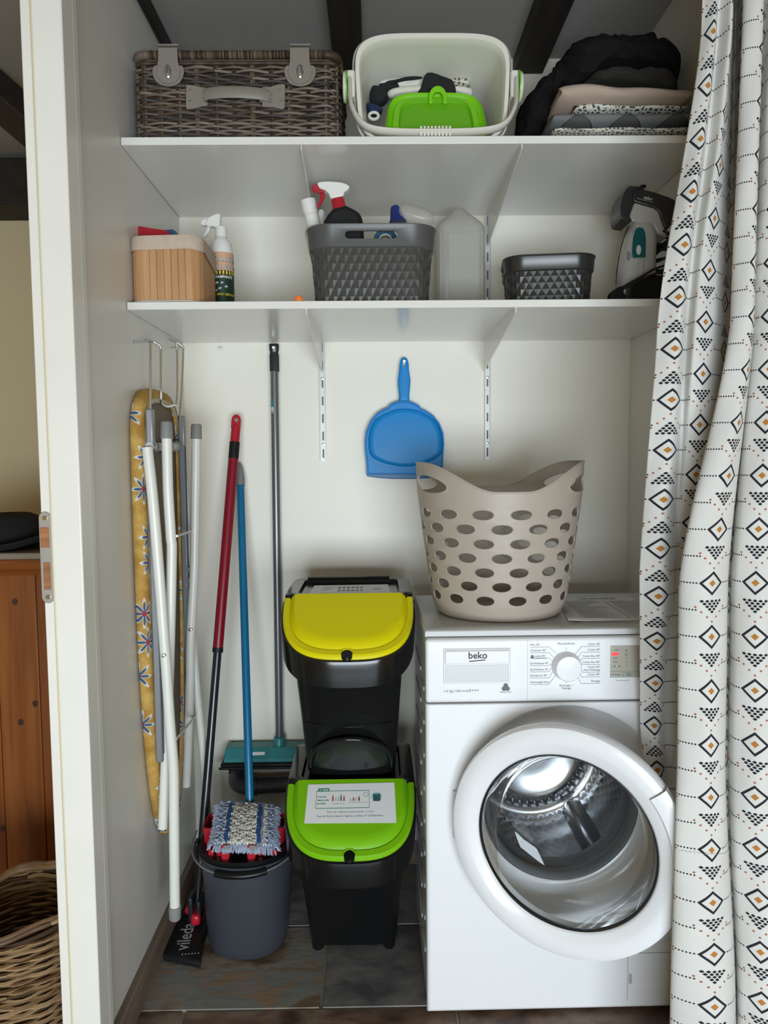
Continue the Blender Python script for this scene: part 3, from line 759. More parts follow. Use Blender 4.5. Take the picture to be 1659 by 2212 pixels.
    cloth('folded_cloth', [(410, 565), (560, 540), (720, 530), (980, 545), (1150, 550), (1178, 580), (1165, 612), (1100, 618), (900, 605), (600, 620), (430, 625)], 1.852, .05, white_cloth, 'long white folded cloth behind the lime lid in the cream tub', 4)
    cloth('folded_cloth', [(760, 432), (905, 470), (995, 515), (995, 640), (690, 640), (700, 570)], 1.843, .012, black_cotton, 'stiff black square cloth standing behind the lime lid', 5, .0006)
    cloth('folded_cloth', [(950, 490), (1050, 478), (1135, 472), (1145, 500), (1135, 545), (1000, 545)], 1.866, .05, mosaic, 'white and grey patterned cloth at the right inside the cream tub', 6)
    cloth('folded_cloth', [(215, 690), (350, 730), (345, 780), (300, 800), (250, 800), (225, 760)], 1.845, .05, navy_cloth, 'navy cloth low at the left inside the cream tub', 7)
    m = MB(); q = at(*cr([(280, 830)])[0], Y=1.84); m.tube([(q.x+.011*math.cos(a), q.y, q.z+.008*math.sin(a)) for a in [2*PI*k/16 for k in range(16)]], .0035, 7, closed=True)
    tag(m.build('rolled_strap', white_cloth, origin=q), 'small off-white fabric loop beside the navy cloth in the tub', 'strap')
tub()

# ------------------------------------------------------------------ folded textiles
def slab_cloth(nm, lab, x0, x1, yf, yb, z0, z1, mat, layers=1, seed=0, bulge=.010, wr=.0018, top=None, group='folded textiles on the upper shelf'):
    """folded fabric: rounded front edge, slightly uneven along its length"""
    mb = MB(); NX, NT = 44, 28; rings = []; h = (z1-z0)/2; zc = (z0+z1)/2; d = (yb-yf)/2; yc = (yf+yb)/2
    for i in range(NX+1):
        u = i/NX*2-1; e = max(.34, (1-abs(u)**26))**.5; x = (x0+x1)/2+u*(x1-x0)/2; ring = []
        for k in range(NT):
            a = 2*PI*k/NT; c_, s_ = math.cos(a), math.sin(a)
            yy = abs(c_)**.5*(1 if c_ > 0 else -1); zz = abs(s_)**.75*(1 if s_ > 0 else -1)
            y = yc+yy*d*(.985+.015*e); zrel = zz*.5+.5
            if yy < 0: y += -bulge*.4*abs(math.sin(PI*layers*zrel))*abs(yy) + wr*1.5*math.sin(u*7+seed+zrel*5)
            zt_ = zc+zz*h*e
            tp = (top(x) if top else 0)
            zt_ += tp*zrel + wr*wob(x, y, seed, 14, seed)*zrel
            ring.append((x+ (wr*2*math.sin(zrel*9+seed) if abs(u) > .9 else 0), y, max(zt_, z0)))
        rings.append(ring)
    mb.loft(rings)
    o = mb.build(nm, mat, None, origin=((x0+x1)/2, yc, z0), smooth=70); return tag(o, lab, 'textile', group)
def textiles():
    zs = S1+ST+.0006; cr = crop(1110, 40, .24714)
    zz = lambda py: at(1300, py, Y=1.74).z
    slab_cloth('folded_sheet', 'mauve folded sheet at the very bottom of the textile pile', .415, .725, 1.735, 2.03, zs, zs+.017, mauve_cloth, 1, 1)
    slab_cloth('folded_sheet', 'brown and white mosaic print sheet near the bottom of the pile', .405, .722, 1.72, 2.03, zs+.0165, zs+.034, mosaic, 2, 2)
    slab_cloth('folded_sheet', 'grey scallop print sheet in the middle of the textile pile', .402, .728, 1.715, 2.04, zs+.0335, zs+.067, scallop, 1, 3, .006, .001)
    slab_cloth('folded_cover', 'black and white patterned cover peeping out under the blush sheet', .455, .70, 1.725, 1.98, zs+.0665, zs+.084, mosaic_bold, 1, 4, .006, .0015, lambda x: .006*math.exp(-((x-.49)/.03)**2))
    slab_cloth('folded_sheet', 'blush pink folded sheet in the upper part of the pile', .415, .706, 1.705, 2.02, zs+.080, zs+.121, pink_cloth, 1, 5, .012, .002, lambda x: .006*math.exp(-((x-.48)/.06)**2)-.009*max(0, (x-.5)/.2)**1.2)
    o = inflate(xz(cr([(580, 545), (600, 512), (655, 430), (850, 395), (1100, 425), (1450, 418), (1535, 520), (1500, 640), (1300, 612), (940, 570)]), 1.76), 1.745, .26, 10, .0035, 55, 2).build('folded_towel', char_cloth, None, origin=(.55, 1.85, zs+.12))
    tag(o, 'charcoal folded towel lying on the blush pink sheet', 'towel', 'folded textiles on the upper shelf')
    o = inflate(xz(cr([(430, 280), (500, 160), (590, 115), (700, 105), (950, 118), (1080, 138), (1200, 90), (1300, 75), (1350, 170), (1480, 185), (1560, 260), (1570, 350), (1530, 440), (1400, 440), (1100, 430), (850, 410), (660, 430), (600, 520), (440, 560), (425, 420)]), 1.78), 1.755, .30, 12, .0055, 62, 5).build('black_garment', black_cloth, None, origin=(.58, 1.88, zs+.18))
    tag(o, 'thick black folded garment on top of the textile pile', 'garment', 'folded textiles on the upper shelf')
    o = inflate(xz(cr([(430, 340), (395, 345), (350, 440), (240, 500), (180, 600), (90, 690), (65, 830), (75, 1010), (250, 1010), (300, 900), (380, 770), (400, 640), (520, 560), (600, 520), (520, 420)]), 1.83), 1.80, .2, 12, .005, 75, 9).build('black_jacket', black_cloth, None, origin=(.40, 1.9, zs))
    tag(o, 'black garment drooping down to the shelf at the left of the pile', 'garment', 'folded textiles on the upper shelf')
    o = inflate(xz(cr([(250, 1012), (300, 900), (345, 800), (385, 752), (405, 870), (395, 1012)]), 1.80), 1.79, .12, 5, .002, 50, 4).build('folded_cover', floral_dark, None, origin=(.41, 1.85, zs))
    tag(o, 'dark speckled cover bunched left of the grey scallop sheet', 'textile', 'folded textiles on the upper shelf')
textiles()

# ------------------------------------------------------------------ bamboo box
def bamboo_box():
    zs = S2+ST+.0006; W, D, r = .158, .185, .032; x0 = -.5375; cx, cy = x0+W/2, 1.712+D/2
    t = root('bamboo_box', 'small bamboo slat box with beige linen liner at the left shelf end', 'box', (cx, cy, zs))
    HB, HT = .118, .148
    MB().loft([rrz(W-.008, D-.008, r-.004, zs+.002, 6, cx, cy), rrz(W-.008, D-.008, r-.004, zs+HB, 6, cx, cy)], True, False).build('box_core', M('box_core', (.3, .16, .07), .8), t)
    P = dense([Vector(p) for p in rr(W, D, r, 8, cx, cy)], .004); L = [0]
    for i in range(1, len(P)+1): L.append(L[-1]+(P[i % len(P)]-P[i-1]).length)
    tot = L[-1]; ns = 40
    def pt(s):
        s %= tot; i = 0
        while L[i+1] < s: i += 1
        f = (s-L[i])/(L[i+1]-L[i]); return P[i].lerp(P[(i+1) % len(P)], f)
    for k in range(ns):
        a, b_ = pt(tot*k/ns+.0003), pt(tot*(k+1)/ns-.0003); tdir = (b_-a).normalized(); nrm = Vector((tdir.y, -tdir.x))
        e = .0012; m = MB(); th = .0035; zt_ = zs+HB+.004
        ring = lambda z: [(a-nrm*th).to_3d()+Vector((0, 0, z)), (b_-nrm*th).to_3d()+Vector((0, 0, z)), (b_-nrm*.0008).to_3d()+Vector((0, 0, z)), (b_-tdir*e).to_3d()+Vector((0, 0, z)), (a+tdir*e).to_3d()+Vector((0, 0, z)), (a-nrm*.0008).to_3d()+Vector((0, 0, z))]
        m.loft([ring(zs+.006), ring(zt_)]); m.build('slat', bamboo, t, smooth=None)
    def lr(off, z, rr_=None): return [(x, y, z) for x, y in rr(W+2*off, D+2*off, (r+off), 8, cx, cy)]
    li = MB(); rings = []
    # outer skirt hangs lower on the right-hand side
    low = [(x, y, zs+HB-.001-.020*max(0, min(1, (y-cy+D*.32)/(D*.5)))*(1 if x > cx+W*.3 else 0)) for x, y in rr(W+.006, D+.006, r+.003, 8, cx, cy)]
    rings = [low, lr(.0028, zs+HT-.006), lr(.001, zs+HT), lr(-.003, zs+HT-.001), lr(-.006, zs+HT-.03), lr(-.0062, zs+.02)]
    li.loft(rings, False, True); li.v = [Vector((v.x, v.y, v.z+.0012*math.sin(v.x*90+v.y*70))) for v in li.v]
    li.v = [Vector((max(v.x, XL+.0006), v.y, v.z)) for v in li.v]
    lo = li.build('linen_liner', linen, t, smooth=60)
    m = MB(); m.tube([(max(x, XL+.003), y, z) for x, y, z in lr(.0005, zs+.004)], .0035, 6, closed=True); m.build('base_piping', M('base_piping_cream', (.62, .56, .48), .9), t)
    # packets inside
    m = MB(); a = xz([(280, 500), (300, 489), (330, 494), (360, 498), (372, 512), (372, 560), (282, 560)], 1.80); m.prism(a, 1.795, 1.83); tag(m.build('red_packet', red_plastic, origin=(a[0][0], 1.81, zs+.02), bevel=.003), 'red packet sticking out of the bamboo box', 'packet', 'packets in the bamboo box')
    m = MB(); a = xz([(325, 506), (340, 498), (372, 495), (382, 501), (382, 560), (325, 560)], 1.84); m.prism(a, 1.838, 1.865); tag(m.build('blue_packet', M('dusty_blue_plastic', (.05, .10, .20), .35), origin=(a[0][0], 1.85, zs+.02), bevel=.003), 'dusty blue packet sticking out of the bamboo box', 'packet', 'packets in the bamboo box')
bamboo_box()

# ------------------------------------------------------------------ insect spray bottle
def insect_spray():
    zs = S2+ST+.0005; Y = 1.915; c = at(479, 560, Y=Y); cx = c.x; r = .0285
    z_ = lambda py: at(479, py, Y=Y).z
    t = root('spray_bottle', 'white trigger spray bottle with printed insect label beside the bamboo box', 'spray bottle', (cx, Y, zs))
    prof = [(r-.003, zs), (r, zs+.004), (r, z_(552)), (r-.001, z_(540)), (r*.88, z_(528)), (r*.62, z_(519)), (.0125, z_(513)), (.0125, z_(505))]
    MB().lathe(prof, 32, (cx, Y, 0)).build('bottle', white_plastic, t)
    MB().lathe([(.0145, z_(513)), (.0145, z_(492)), (.012, z_(490))], 20, (cx, Y, 0)).build('collar', white_plastic, t)
    k = 1
    p = xz([(448, 476), (443, 487), (452, 492), (462, 491), (466, 493), (476, 491), (478, 465), (470, 463), (460, 467), (452, 471)], Y)
    MB().prism(p, Y-.010, Y+.010).build('spray_head', white_plastic, t, bevel=.003)
    p = xz([(444, 474), (436, 478), (434, 486), (440, 489), (449, 488), (450, 474)], Y); MB().prism(p, Y-.006, Y+.006).build('nozzle', white_plastic, t, bevel=.0015)
    p = xz([(449, 489), (455, 491), (453, 500), (447, 508), (442, 513), (439, 511), (444, 503), (447, 496)], Y); MB().prism(p, Y-.005, Y+.005).build('trigger', white_plastic, t, bevel=.0012)
    F = lambda dr: (lambda x, z: Vector((cx+(r+dr)*math.sin(x/r+.30), Y-(r+dr)*math.cos(x/r+.30), z)))
    def band(nm, mat, z0, z1, dr, a0=-1.5, a1=1.5):
        m = MB(); n = 24; f = F(dr)
        m.loft([[f((a0+(a1-a0)*i/n)*r, z0) for i in range(n+1)], [f((a0+(a1-a0)*i/n)*r, z1) for i in range(n+1)]], False, False, False); return m.build(nm, mat, t)
    lab = band('label', label_peach, zs+.006, z_(550), .0004)
    zA = z_(592); 
    band('label_panel', print_black, zA-.008, zA+.003, .0007); band('label_panel', label_green, zs+.010, zA-.0082, .0007)
    sq = MB(); f = F(.0010)
    for i in range(-4, 5): quad_print(sq, f, i*.008-.002, i*.008+.002, zA-.0065, zA+.0018, 3)
    sq.build('label_checks', print_yellow, t)
    def lt(body, size, x, z, mat, dr=.0012, sh=.15, bold=0): text('lettering', body, size, mat, t, lambda a, b_: F(dr)(x+a, z+b_), shear=sh, bold=bold)
    for (b1, s1, z1) in (('BARRIÈRE', .0135, z_(571)), ('À INSECTES', .0125, z_(586))):
        lt(b1, s1, -.018, z1, print_black, .0009, .1, .0006); lt(b1, s1, -.018, z1, print_white, .0013, .1)
    lt('RAMPANTS', .0085, -.020, z_(606), print_white, .0012, .15, .0002); lt('EFFET RÉPULSIF', .0068, -.0165, z_(643), print_yellow, .0012, .1, .0002)
    ins = MB(); f = F(.0011)
    for (ix, iz, s) in ((-.016, z_(616), 1), (-.004, z_(616), .9), (-.009, z_(628), 1.1), (.006, z_(624), 1), (-.018, z_(632), .7)):
        for k in range(3):
            pts = [f(ix+(.0016*s)*math.cos(a)+(k-1)*.0022*s, iz+(.0011*s)*math.sin(a)+(k-1)*.0006) for a in [2*PI*j/8 for j in range(8)]]
            ins.add(pts, [tuple(range(8))])
        for k in (-1, 0, 1):
            for sgn in (-1, 1):
                a = ix+k*.0015*s; ins.add([f(a, iz), f(a+.0004, iz), f(a+.0004+k*.001, iz+sgn*.0035*s), f(a+k*.001, iz+sgn*.0035*s)], [(0, 1, 2, 3)])
    ins.build('insect_prints', print_white, t, smooth=None)
insect_spray()
q = at(645, 641, Y=1.703); zs2 = S2+ST+.0004
m = MB(); m.lathe([(.0088, zs2), (.0090, zs2+.001), (.0090, zs2+.0105), (.0082, zs2+.0115), (.0068, zs2+.0115), (.0066, zs2+.009)], 28, (q.x, 1.704, 0))
cap_o = root('bottle_cap', 'small orange bottle cap lying on the lower shelf', 'cap', (q.x, 1.704, zs2)); m.build('cap_shell', orange_plastic, cap_o)
rb = MB()
for k in range(20):
    a = 2*PI*k/20; rb.box(q.x+.0091*math.cos(a)-.0004, q.x+.0091*math.cos(a)+.0004, 1.704+.0091*math.sin(a)-.0004, 1.704+.0091*math.sin(a)+.0004, zs2+.001, zs2+.0095)
rb.build('grip_ridges', orange_plastic, cap_o)

# ------------------------------------------------------------------ faceted plastic baskets
def rr_at(w, d, r, s):
    """point and outward normal on rounded rectangle at perimeter fraction s (0 = middle of front side, going right)"""
    a, b_ = w-2*r, d-2*r; q = PI*r/2; per = 2*a+2*b_+4*q; x = (s % 1)*per
    segs = [(a/2, 0), (q, 1), (b_, 2), (q, 3), (a, 4), (q, 5), (b_, 6), (q, 7), (a/2, 8)]
    for L, k in segs:
        if x <= L+1e-9: break
        x -= L
    hw, hd = w/2, d/2
    if k == 0: return (x, -hd), (0, -1)
    if k == 8: return (-a/2+x, -hd), (0, -1)
    if k == 2: return (hw, -b_/2+x), (1, 0)
    if k == 4: return (a/2-x, hd), (0, 1)
    if k == 6: return (-hw, b_/2-x), (-1, 0)
    cx, cy, a0 = {1: (hw-r, -hd+r, -90), 3: (hw-r, hd-r, 0), 5: (-hw+r, hd-r, 90), 7: (-hw+r, -hd+r, 180)}[k]
    an = math.radians(a0+90*x/q); return (cx+r*math.cos(an), cy+r*math.sin(an)), (math.cos(an), math.sin(an))
def facets(mb, fn, nu, nv, h):
    """rhombic lattice of little pyramids; fn(u 0..1, v 0..1, height)"""
    idx = {}
    def V(u, v, hh):
        key = (round((u % nu)*2), round(v*2), hh > 0)
        if key not in idx: idx[key] = len(mb.v); mb.v.append(Vector(fn((u % nu)/nu, max(0, min(1, v/nv)), hh)))
        return idx[key]
    for j in range(0, nv+1):
        for i in range(nu):
            u = i+.5*(j % 2)
            if j == 0: c = V(u, 0, 0)
            lf, rt = V(u-.5, j, 0), V(u+.5, j, 0)
            up = V(u, j+1, 0) if j < nv else None; dn = V(u, j-1, 0) if j > 0 else None
            c = V(u, j, h)
            if up is not None: mb.f += [(c, rt, up), (c, up, lf)]
            if dn is not None: mb.f += [(c, lf, dn), (c, dn, rt)]
def basket(nm, lab, loc, rz, W, D, H, nu, nv, mat, slots, slot_w=.118, group='dark grey faceted baskets'):
    t = local_root(nm, lab, 'basket', loc, rz, group)
    bw, bd, r1, r0 = W*.865, D*.84, .045*W/.3+.012, .03
    zb = H*.725
    dim = lambda f: (bw+(W-.010-bw)*f, bd+(D-.010-bd)*f, r0+(r1-r0)*f)
    def fn(u, v, h):
        w_, d_, r_ = dim(v*.725); (x, y), (nx, ny) = rr_at(w_, d_, r_, u); return (x+nx*h, y+ny*h, .002+(zb-.002)*v)
    m = MB(); facets(m, fn, nu, nv, .0017); m.build('faceted_wall', mat, t, smooth=None)
    w_, d_, r_ = dim(.725)
    # smooth upper band
    b_ = MB(); n = 10
    R = lambda off, f, z: [(x, y, z) for x, y in rr(dim(f)[0]+2*off, dim(f)[1]+2*off, dim(f)[2]+off, n)]
    b_.loft([R(.001, .725, zb-.003), R(.0045, .725, zb), R(.0045, .96, H*.96), R(.0065, 1, H*.985), R(.0065, 1, H), R(.001, 1, H), R(-.001, .96, H*.96), R(-.0005, .725, zb-.003), R(.001, .725, zb-.003)], False, False)
    bd_ = b_.build('rim_band', grey_smooth if mat is grey_plastic else mat, t, smooth=40)
    cuts = []
    for s in slots:
        c = MB(); zc = H*.865; hh = .0085 if 'f' in s else .0095; sw = slot_w/2
        out = [(sw-hh+hh*math.cos(a), zc+hh*math.sin(a)) for a in [-PI/2+PI*k/8 for k in range(9)]]+[(-(sw-hh)+hh*math.cos(a), zc+hh*math.sin(a)) for a in [PI/2+PI*k/8 for k in range(9)]]
        if s == 'f': c.loft([[(x, -D, z) for x, z in out], [(x, -D*.3, z) for x, z in out]])
        if s == 'b': c.loft([[(x, D*.3, z) for x, z in out], [(x, D, z) for x, z in out]])
        if s == 'l': c.loft([[(-W, x, z) for x, z in out], [(-W*.3, x, z) for x, z in out]])
        if s == 'r': c.loft([[(W*.3, x, z) for x, z in out], [(W, x, z) for x, z in out]])
        o = c.build('cut', mat); o.location, o.rotation_euler = loc, (0, 0, rz); cuts.append(o)
    bpy.context.view_layer.update()
    boolean(bd_, cuts)
    i_ = MB(); i_.loft([R(-.002, .725, zb-.002), R(-.002, 0, .004)], False, True); i_.build('inner_wall', mat, t)
    f_ = MB(); f_.loft([R(0, 0, .0), R(0, 0, .003)]); f_.build('base', mat, t)
    return t
BX, BY = -.001, 1.835
basket('storage_basket', 'large dark grey faceted plastic basket holding cleaning bottles', (BX, BY, S2+ST+.0006), 0, .298, .20, .178, 42, 7, grey_plastic, 'fb')
basket('storage_basket', 'small anthracite faceted plastic basket beside the garment steamer', (.428, 1.885, S2+ST+.0006), math.radians(-7), .216, .19, .124, 34, 6, small_grey, 'lr', .05)

# ---- bottles in the large basket
def basket_contents():
    zs = S2+ST+.006; cr = crop(620, 370, .30139); Y = 1.83
    X = lambda pts, Y_=Y: xz(cr(pts), Y_)
    a = X([(330, 283), (425, 262), (530, 320), (545, 372)])
    t = root('black_spray_bottle', 'black spray bottle with white and red trigger in the large basket', 'spray bottle', (at(745, 600, Y=Y).x, Y, zs))
    o = smooth2([(p[0], p[1]) for p in X([(332, 285), (378, 272), (425, 262), (480, 288), (528, 318), (543, 372), (552, 480)])+[(X([(552, 600)])[0][0]+.002, zs+.002), (X([(262, 600)])[0][0]-.002, zs+.002)]+X([(262, 480), (266, 375), (292, 330)])])
    MB().prism(X([(332, 285), (425, 262), (480, 288), (528, 318), (543, 372), (552, 480)])+[(X([(552, 600)])[0][0]+.002, zs), (X([(262, 600)])[0][0]-.002, zs)]+X([(262, 480), (266, 375), (292, 330)]), Y-.024, Y+.024).build('bottle', black_matte, t, bevel=.010, seg=3)
    cA, cB = X([(322, 243)])[0], X([(416, 224)])[0]
    b0, b1 = Vector((X([(378, 276)])[0][0], Y, X([(378, 276)])[0][1])), Vector((X([(360, 194)])[0][0], Y, X([(360, 194)])[0][1]))
    MB().tube([b0, b0+(b1-b0)*.9], [.0165, .0152], 20).build('collar', red_plastic, t)
    MB().prism(smooth2(X([(225, 92), (300, 84), (390, 92), (435, 108), (449, 125), (438, 144), (412, 163), (402, 188), (318, 205), (302, 175), (272, 147), (240, 135), (224, 115)])), Y-.013, Y+.013).build('spray_head', white_plastic, t, bevel=.005, seg=3)
    MB().prism(X([(180, 122), (190, 102), (226, 91), (230, 128), (268, 150), (262, 164), (238, 160), (200, 156), (183, 150)]), Y-.008, Y+.008).build('nozzle', red_plastic, t, bevel=.002)
    MB().prism(X([(236, 158), (273, 168), (268, 195), (238, 250), (219, 272), (214, 255), (234, 215), (238, 180)]), Y-.006, Y+.006).build('trigger', red_plastic, t, bevel=.0018)
    # white flip-top bottle
    Yb = 1.86; p0, p1 = at(*cr([(190, 400)])[0], Y=Yb), at(*cr([(150, 208)])[0], Y=Yb); ax = (p1-p0)
    t = root('white_bottle', 'white flip-top bottle leaning at the left in the large basket', 'bottle', (p0.x+.006, Yb, zs))
    MB().tube([p0-ax*1.65, p0-ax*.15, p0+ax*.02], [.022, .024, .0165], 20).build('bottle', frost_white, t)
    MB().tube([p0, p0+ax*.44], .0160, 20).build('neck', white_plastic, t); MB().tube([p0+ax*.45, p0+ax*.52, p0+ax*.62, p0+ax*1.0], [.0163, .0163, .0182, .0185], 20).build('cap', white_plastic, t, bevel=.001)
    # second small white knob bottle behind
    q = at(*cr([(245, 318)])[0], Y=1.885); t = root('white_bottle', 'pale rounded bottle top just behind the black spray bottle', 'bottle', (q.x, 1.885, zs))
    MB().lathe([(.016, zs), (.017, zs+.004), (.017, q.z-.05), (.013, q.z-.03), (.009, q.z-.02), (.0095, q.z+.006), (.006, q.z+.013), (.001, q.z+.014)], 20, (q.x, 1.885, 0)).build('bottle', frost_white, t)
    # lying clear bottle with navy cap
    Yc = 1.86; A, B = at(*cr([(795, 340)])[0], Y=Yc), at(*cr([(990, 330)])[0], Y=Yc-.0); d = (at(*cr([(1040, 350)])[0], Y=Yc)-at(*cr([(760, 300)])[0], Y=Yc))
    t = root('clear_bottle', 'hazy clear bottle with navy cap lying across the large basket', 'bottle', (B.x, Yc, zs+.13))
    def tl(pts, rad, mat, nm): MB().tube([at(*cr([p])[0], Y=Yc) for p in pts], rad, 20).build(nm, mat, t)
    tl([(800, 285), (820, 290), (850, 300), (930, 325), (990, 345), (1020, 360), (1040, 375)], [.012, .019, .022, .0235, .0225, .018, .008], clear_mat, 'bottle')
    tl([(770, 250), (775, 270), (788, 330), (795, 372)], [.0085, .0120, .0165, .0225], navy_plastic, 'cap')
    # blue roll seen through the hand slot
    q = at(*cr([(705, 505)])[0], Y=1.80); t = root('blue_roll', 'petrol blue adhesive tape roll seen through the basket slot', 'tape roll', (q.x, 1.80, q.z-.028))
    m = MB(); m.lathe([(.016, 1.79), (.028, 1.79), (.028, 1.815), (.016, 1.815), (.016, 1.79)], 36, (q.x, 0, q.z), 'Y', False, False); m.build('tape', petrol_plastic, t)
    m = MB(); m.lathe([(.013, 1.791), (.0159, 1.791), (.0159, 1.814), (.013, 1.814), (.013, 1.791)], 36, (q.x, 0, q.z), 'Y', False, False); m.build('core', M('card_core', (.5, .45, .38), .8), t)
    # bottle bodies inside that carry the roll
    t = root('grey_container', 'low grey container standing inside the large basket', 'container', (q.x+.01, 1.83, zs))
    z1 = q.z-.0285-zs
    MB().loft([rrz(.09, .07, .012, zs, 5, q.x+.01, 1.815), rrz(.095, .075, .012, zs+z1, 5, q.x+.01, 1.815)]).build('tub', mid_grey, t)
    MB().loft([rrz(.098, .078, .012, zs+z1-.012, 5, q.x+.01, 1.815), rrz(.098, .078, .012, zs+z1, 5, q.x+.01, 1.815)]).build('lid', white_plastic, t)
basket_contents()

# ------------------------------------------------------------------ milky jug
def jug():
    zs = S2+ST+.0005; Y = 2.03; c = at(992, 560, Y=Y); cx = c.x; k = Y/1630; z_ = lambda py: at(992, py, Y=Y).z
    t = root('plastic_jug', 'milky translucent plastic water jug standing right of the large basket', 'jug', (cx, Y, zs))
    W = 102*k; D = .10
    S = [(W*.94, D*.94, .024, zs), (W, D, .026, zs+.006), (W, D, .026, z_(505)), (W*.985, D*.985, .026, z_(498)), (W*.92, D*.92, .028, z_(490)), (W*.74, D*.76, .03, z_(478)), (W*.5, D*.52, .022, z_(468)), (W*.32, D*.34, .015, z_(459)), (W*.22, D*.24, .0105, z_(454)), (W*.12, D*.13, .006, z_(451.5))]
    MB().loft([rrz(a, b_, r, z, 6, cx, Y) for a, b_, r, z in S]).build('jug_body', jug_mat, t, smooth=50)
    MB().loft([rrz(W*.62, .002, .0009, z, 3, cx+.006, Y-D/2-.0006) for z in (zs+.02, z_(517))]).build('raised_panel', jug_mat, t)
    for s in (-1, 1): MB().tube([(cx+s*W*.42, Y-D/2+.003, zs+.01), (cx+s*W*.42, Y-D/2+.003, z_(512))], .0035, 8).build('corner_rib', jug_mat, t)
jug()

# ------------------------------------------------------------------ garment steamer
def steamer():
    zs = S2+ST+.0005; cr = crop(1310, 380, .12658); Y = 1.86
    X = lambda pts, Y_=Y: xz(cr(pts), Y_)
    t = root('garment_steamer', 'silver and charcoal handheld garment steamer with a teal window', 'steamer', (at(1380, 600, Y=Y).x, Y, zs))
    # body
    bod = X([(430, 770), (390, 850), (320, 1000), (260, 1180), (215, 1380), (180, 1600), (160, 1850)])+[(X([(158, 2100)])[0][0], zs+.0), (X([(800, 2100)])[0][0], zs)]+X([(800, 1700), (810, 1400), (820, 1150), (800, 1000), (770, 850), (720, 780), (600, 740)])
    m = inflate(bod, Y-.045, .09, 6, 0, 1, 0, 2, 1.0); m.v = [Vector((v.x, v.y, max(v.z, zs))) for v in m.v]
    m.build('water_tank', steamer_white, t, smooth=60)
    MB().tube([Vector((a, Y-.002, b_)) for a, b_ in X([(424, 772), (384, 850), (314, 1000), (254, 1180), (209, 1380), (174, 1600), (158, 1850)])], .0013, 6).build('tank_seam', steamer_grey, t)
    front = lambda x, z: Y-.0465
    w_ = MB().prism(X([(437, 1395), (440, 1200), (455, 1050), (490, 920), (525, 882), (570, 872), (620, 880), (650, 920), (668, 980), (680, 1100), (675, 1390)], Y-.049), Y-.049, Y-.02).build('teal_window', teal_clear, t, bevel=.0015)
    MB().prism(X([(428, 1404), (431, 1200), (446, 1045), (482, 910), (520, 872), (570, 860), (625, 868), (660, 912), (678, 975), (690, 1100), (685, 1402)], Y-.0475), Y-.0475, Y-.03).build('window_bezel', M('bezel_silver', (.62, .61, .57), .25), t, bevel=.001)
    q = at(*cr([(553, 1262)])[0], Y=Y-.05); m = MB(); m.lathe([(.0001, -.004), (.0040, -.0035), (.0056, -.001), (.0060, .004)], 20, (0, 0, 0), 'Y'); m.v = [Vector((q.x+v.x*1.05, q.y+v.y, q.z+v.z*2.0)) for v in m.v]; m.build('steam_button', M('button_white', (.75, .73, .66), .2), w_)
    q = at(*cr([(547, 1470)])[0], Y=Y-.047); m = MB(); m.lathe([(.0025, -.003), (.0040, -.0025), (.0050, .002)], 18, (q.x, q.y, q.z), 'Y'); m.build('lock_button', steamer_white, t)
    m = MB(); m.prism(X([(470, 1400), (650, 1400), (640, 1700), (600, 1850), (480, 1850), (465, 1600)], Y-.0475), Y-.0475, Y-.03); m.build('front_strip', steamer_white, t, bevel=.003)
    for (cx_, cy_, hh) in ((385, 1370, 95), (395, 1700, 100)):
        m = MB(); q = at(*cr([(cx_, cy_)])[0], Y=Y-.040); m.lathe([(.0001, -.003), (.003, -.002), (.0045, .004)], 14, (0, 0, 0), 'Y'); m.v = [Vector((q.x+v.x, q.y+v.y, q.z+v.z*3.2)) for v in m.v]; m.build('grip_scallop', M('scallop_grey', (.30, .30, .29), .4), t)
    # head
    hz = X([(480, 450), (820, 545), (900, 620), (930, 720), (1000, 900), (1050, 1050), (870, 980), (820, 860), (760, 830), (560, 800), (430, 770), (395, 680)], Y-.036)
    MB().prism(hz, Y-.036, Y+.03).build('neck', steamer_white, t, bevel=.004, seg=3)
    MB().prism(X([(520, 195), (820, 270), (1080, 360), (1200, 420), (1200, 700), (1060, 900), (1000, 900), (940, 740), (900, 620), (820, 545), (480, 450), (445, 400), (445, 320), (480, 215)], Y-.038), Y-.038, Y+.032).build('head_cover', steamer_grey, t, bevel=.004, seg=3)
    MB().prism(X([(395, 168), (620, 180), (640, 205), (500, 205), (455, 300), (440, 400), (478, 452), (420, 560), (400, 690), (440, 770), (330, 755), (270, 735), (240, 640), (238, 520), (280, 340), (335, 220)], Y-.043), Y-.043, Y+.037).build('steam_nozzle', steamer_grey, t, bevel=.005, seg=3)
    MB().prism(X([(560, 178), (640, 172), (658, 195), (650, 222), (570, 205)]), Y-.012, Y+.012).build('head_button', black_plastic, t, bevel=.002)
    yy = Y-.0395; p0 = at(*cr([(632, 385)])[0], Y=yy); ex = (at(*cr([(790, 425)])[0], Y=yy)-p0).normalized(); ez = Vector((-ex.z, 0, ex.x))
    text('lettering', 'calor', .0105, print_white, t, lambda a, b_: p0+ex*a+ez*b_, bold=.0001)
    p1 = at(*cr([(515, 388)])[0], Y=yy); text('lettering', "Access' Steam minute", .0046, print_grey, t, lambda a, b_: p1+ex*a+ez*b_, shear=.3)
    # base and cable
    MB().prism(X([(430, 1800), (640, 1730), (800, 1690), (1150, 1680), (1150, 2100)], Y-.085)[:4]+[(X([(1150, 2100)], Y-.085)[0][0], zs), (X([(370, 2100)], Y-.085)[0][0], zs)], Y-.085, Y-.048).build('charging_base', black_plastic, t, bevel=.004)
    Yc = Y-.05
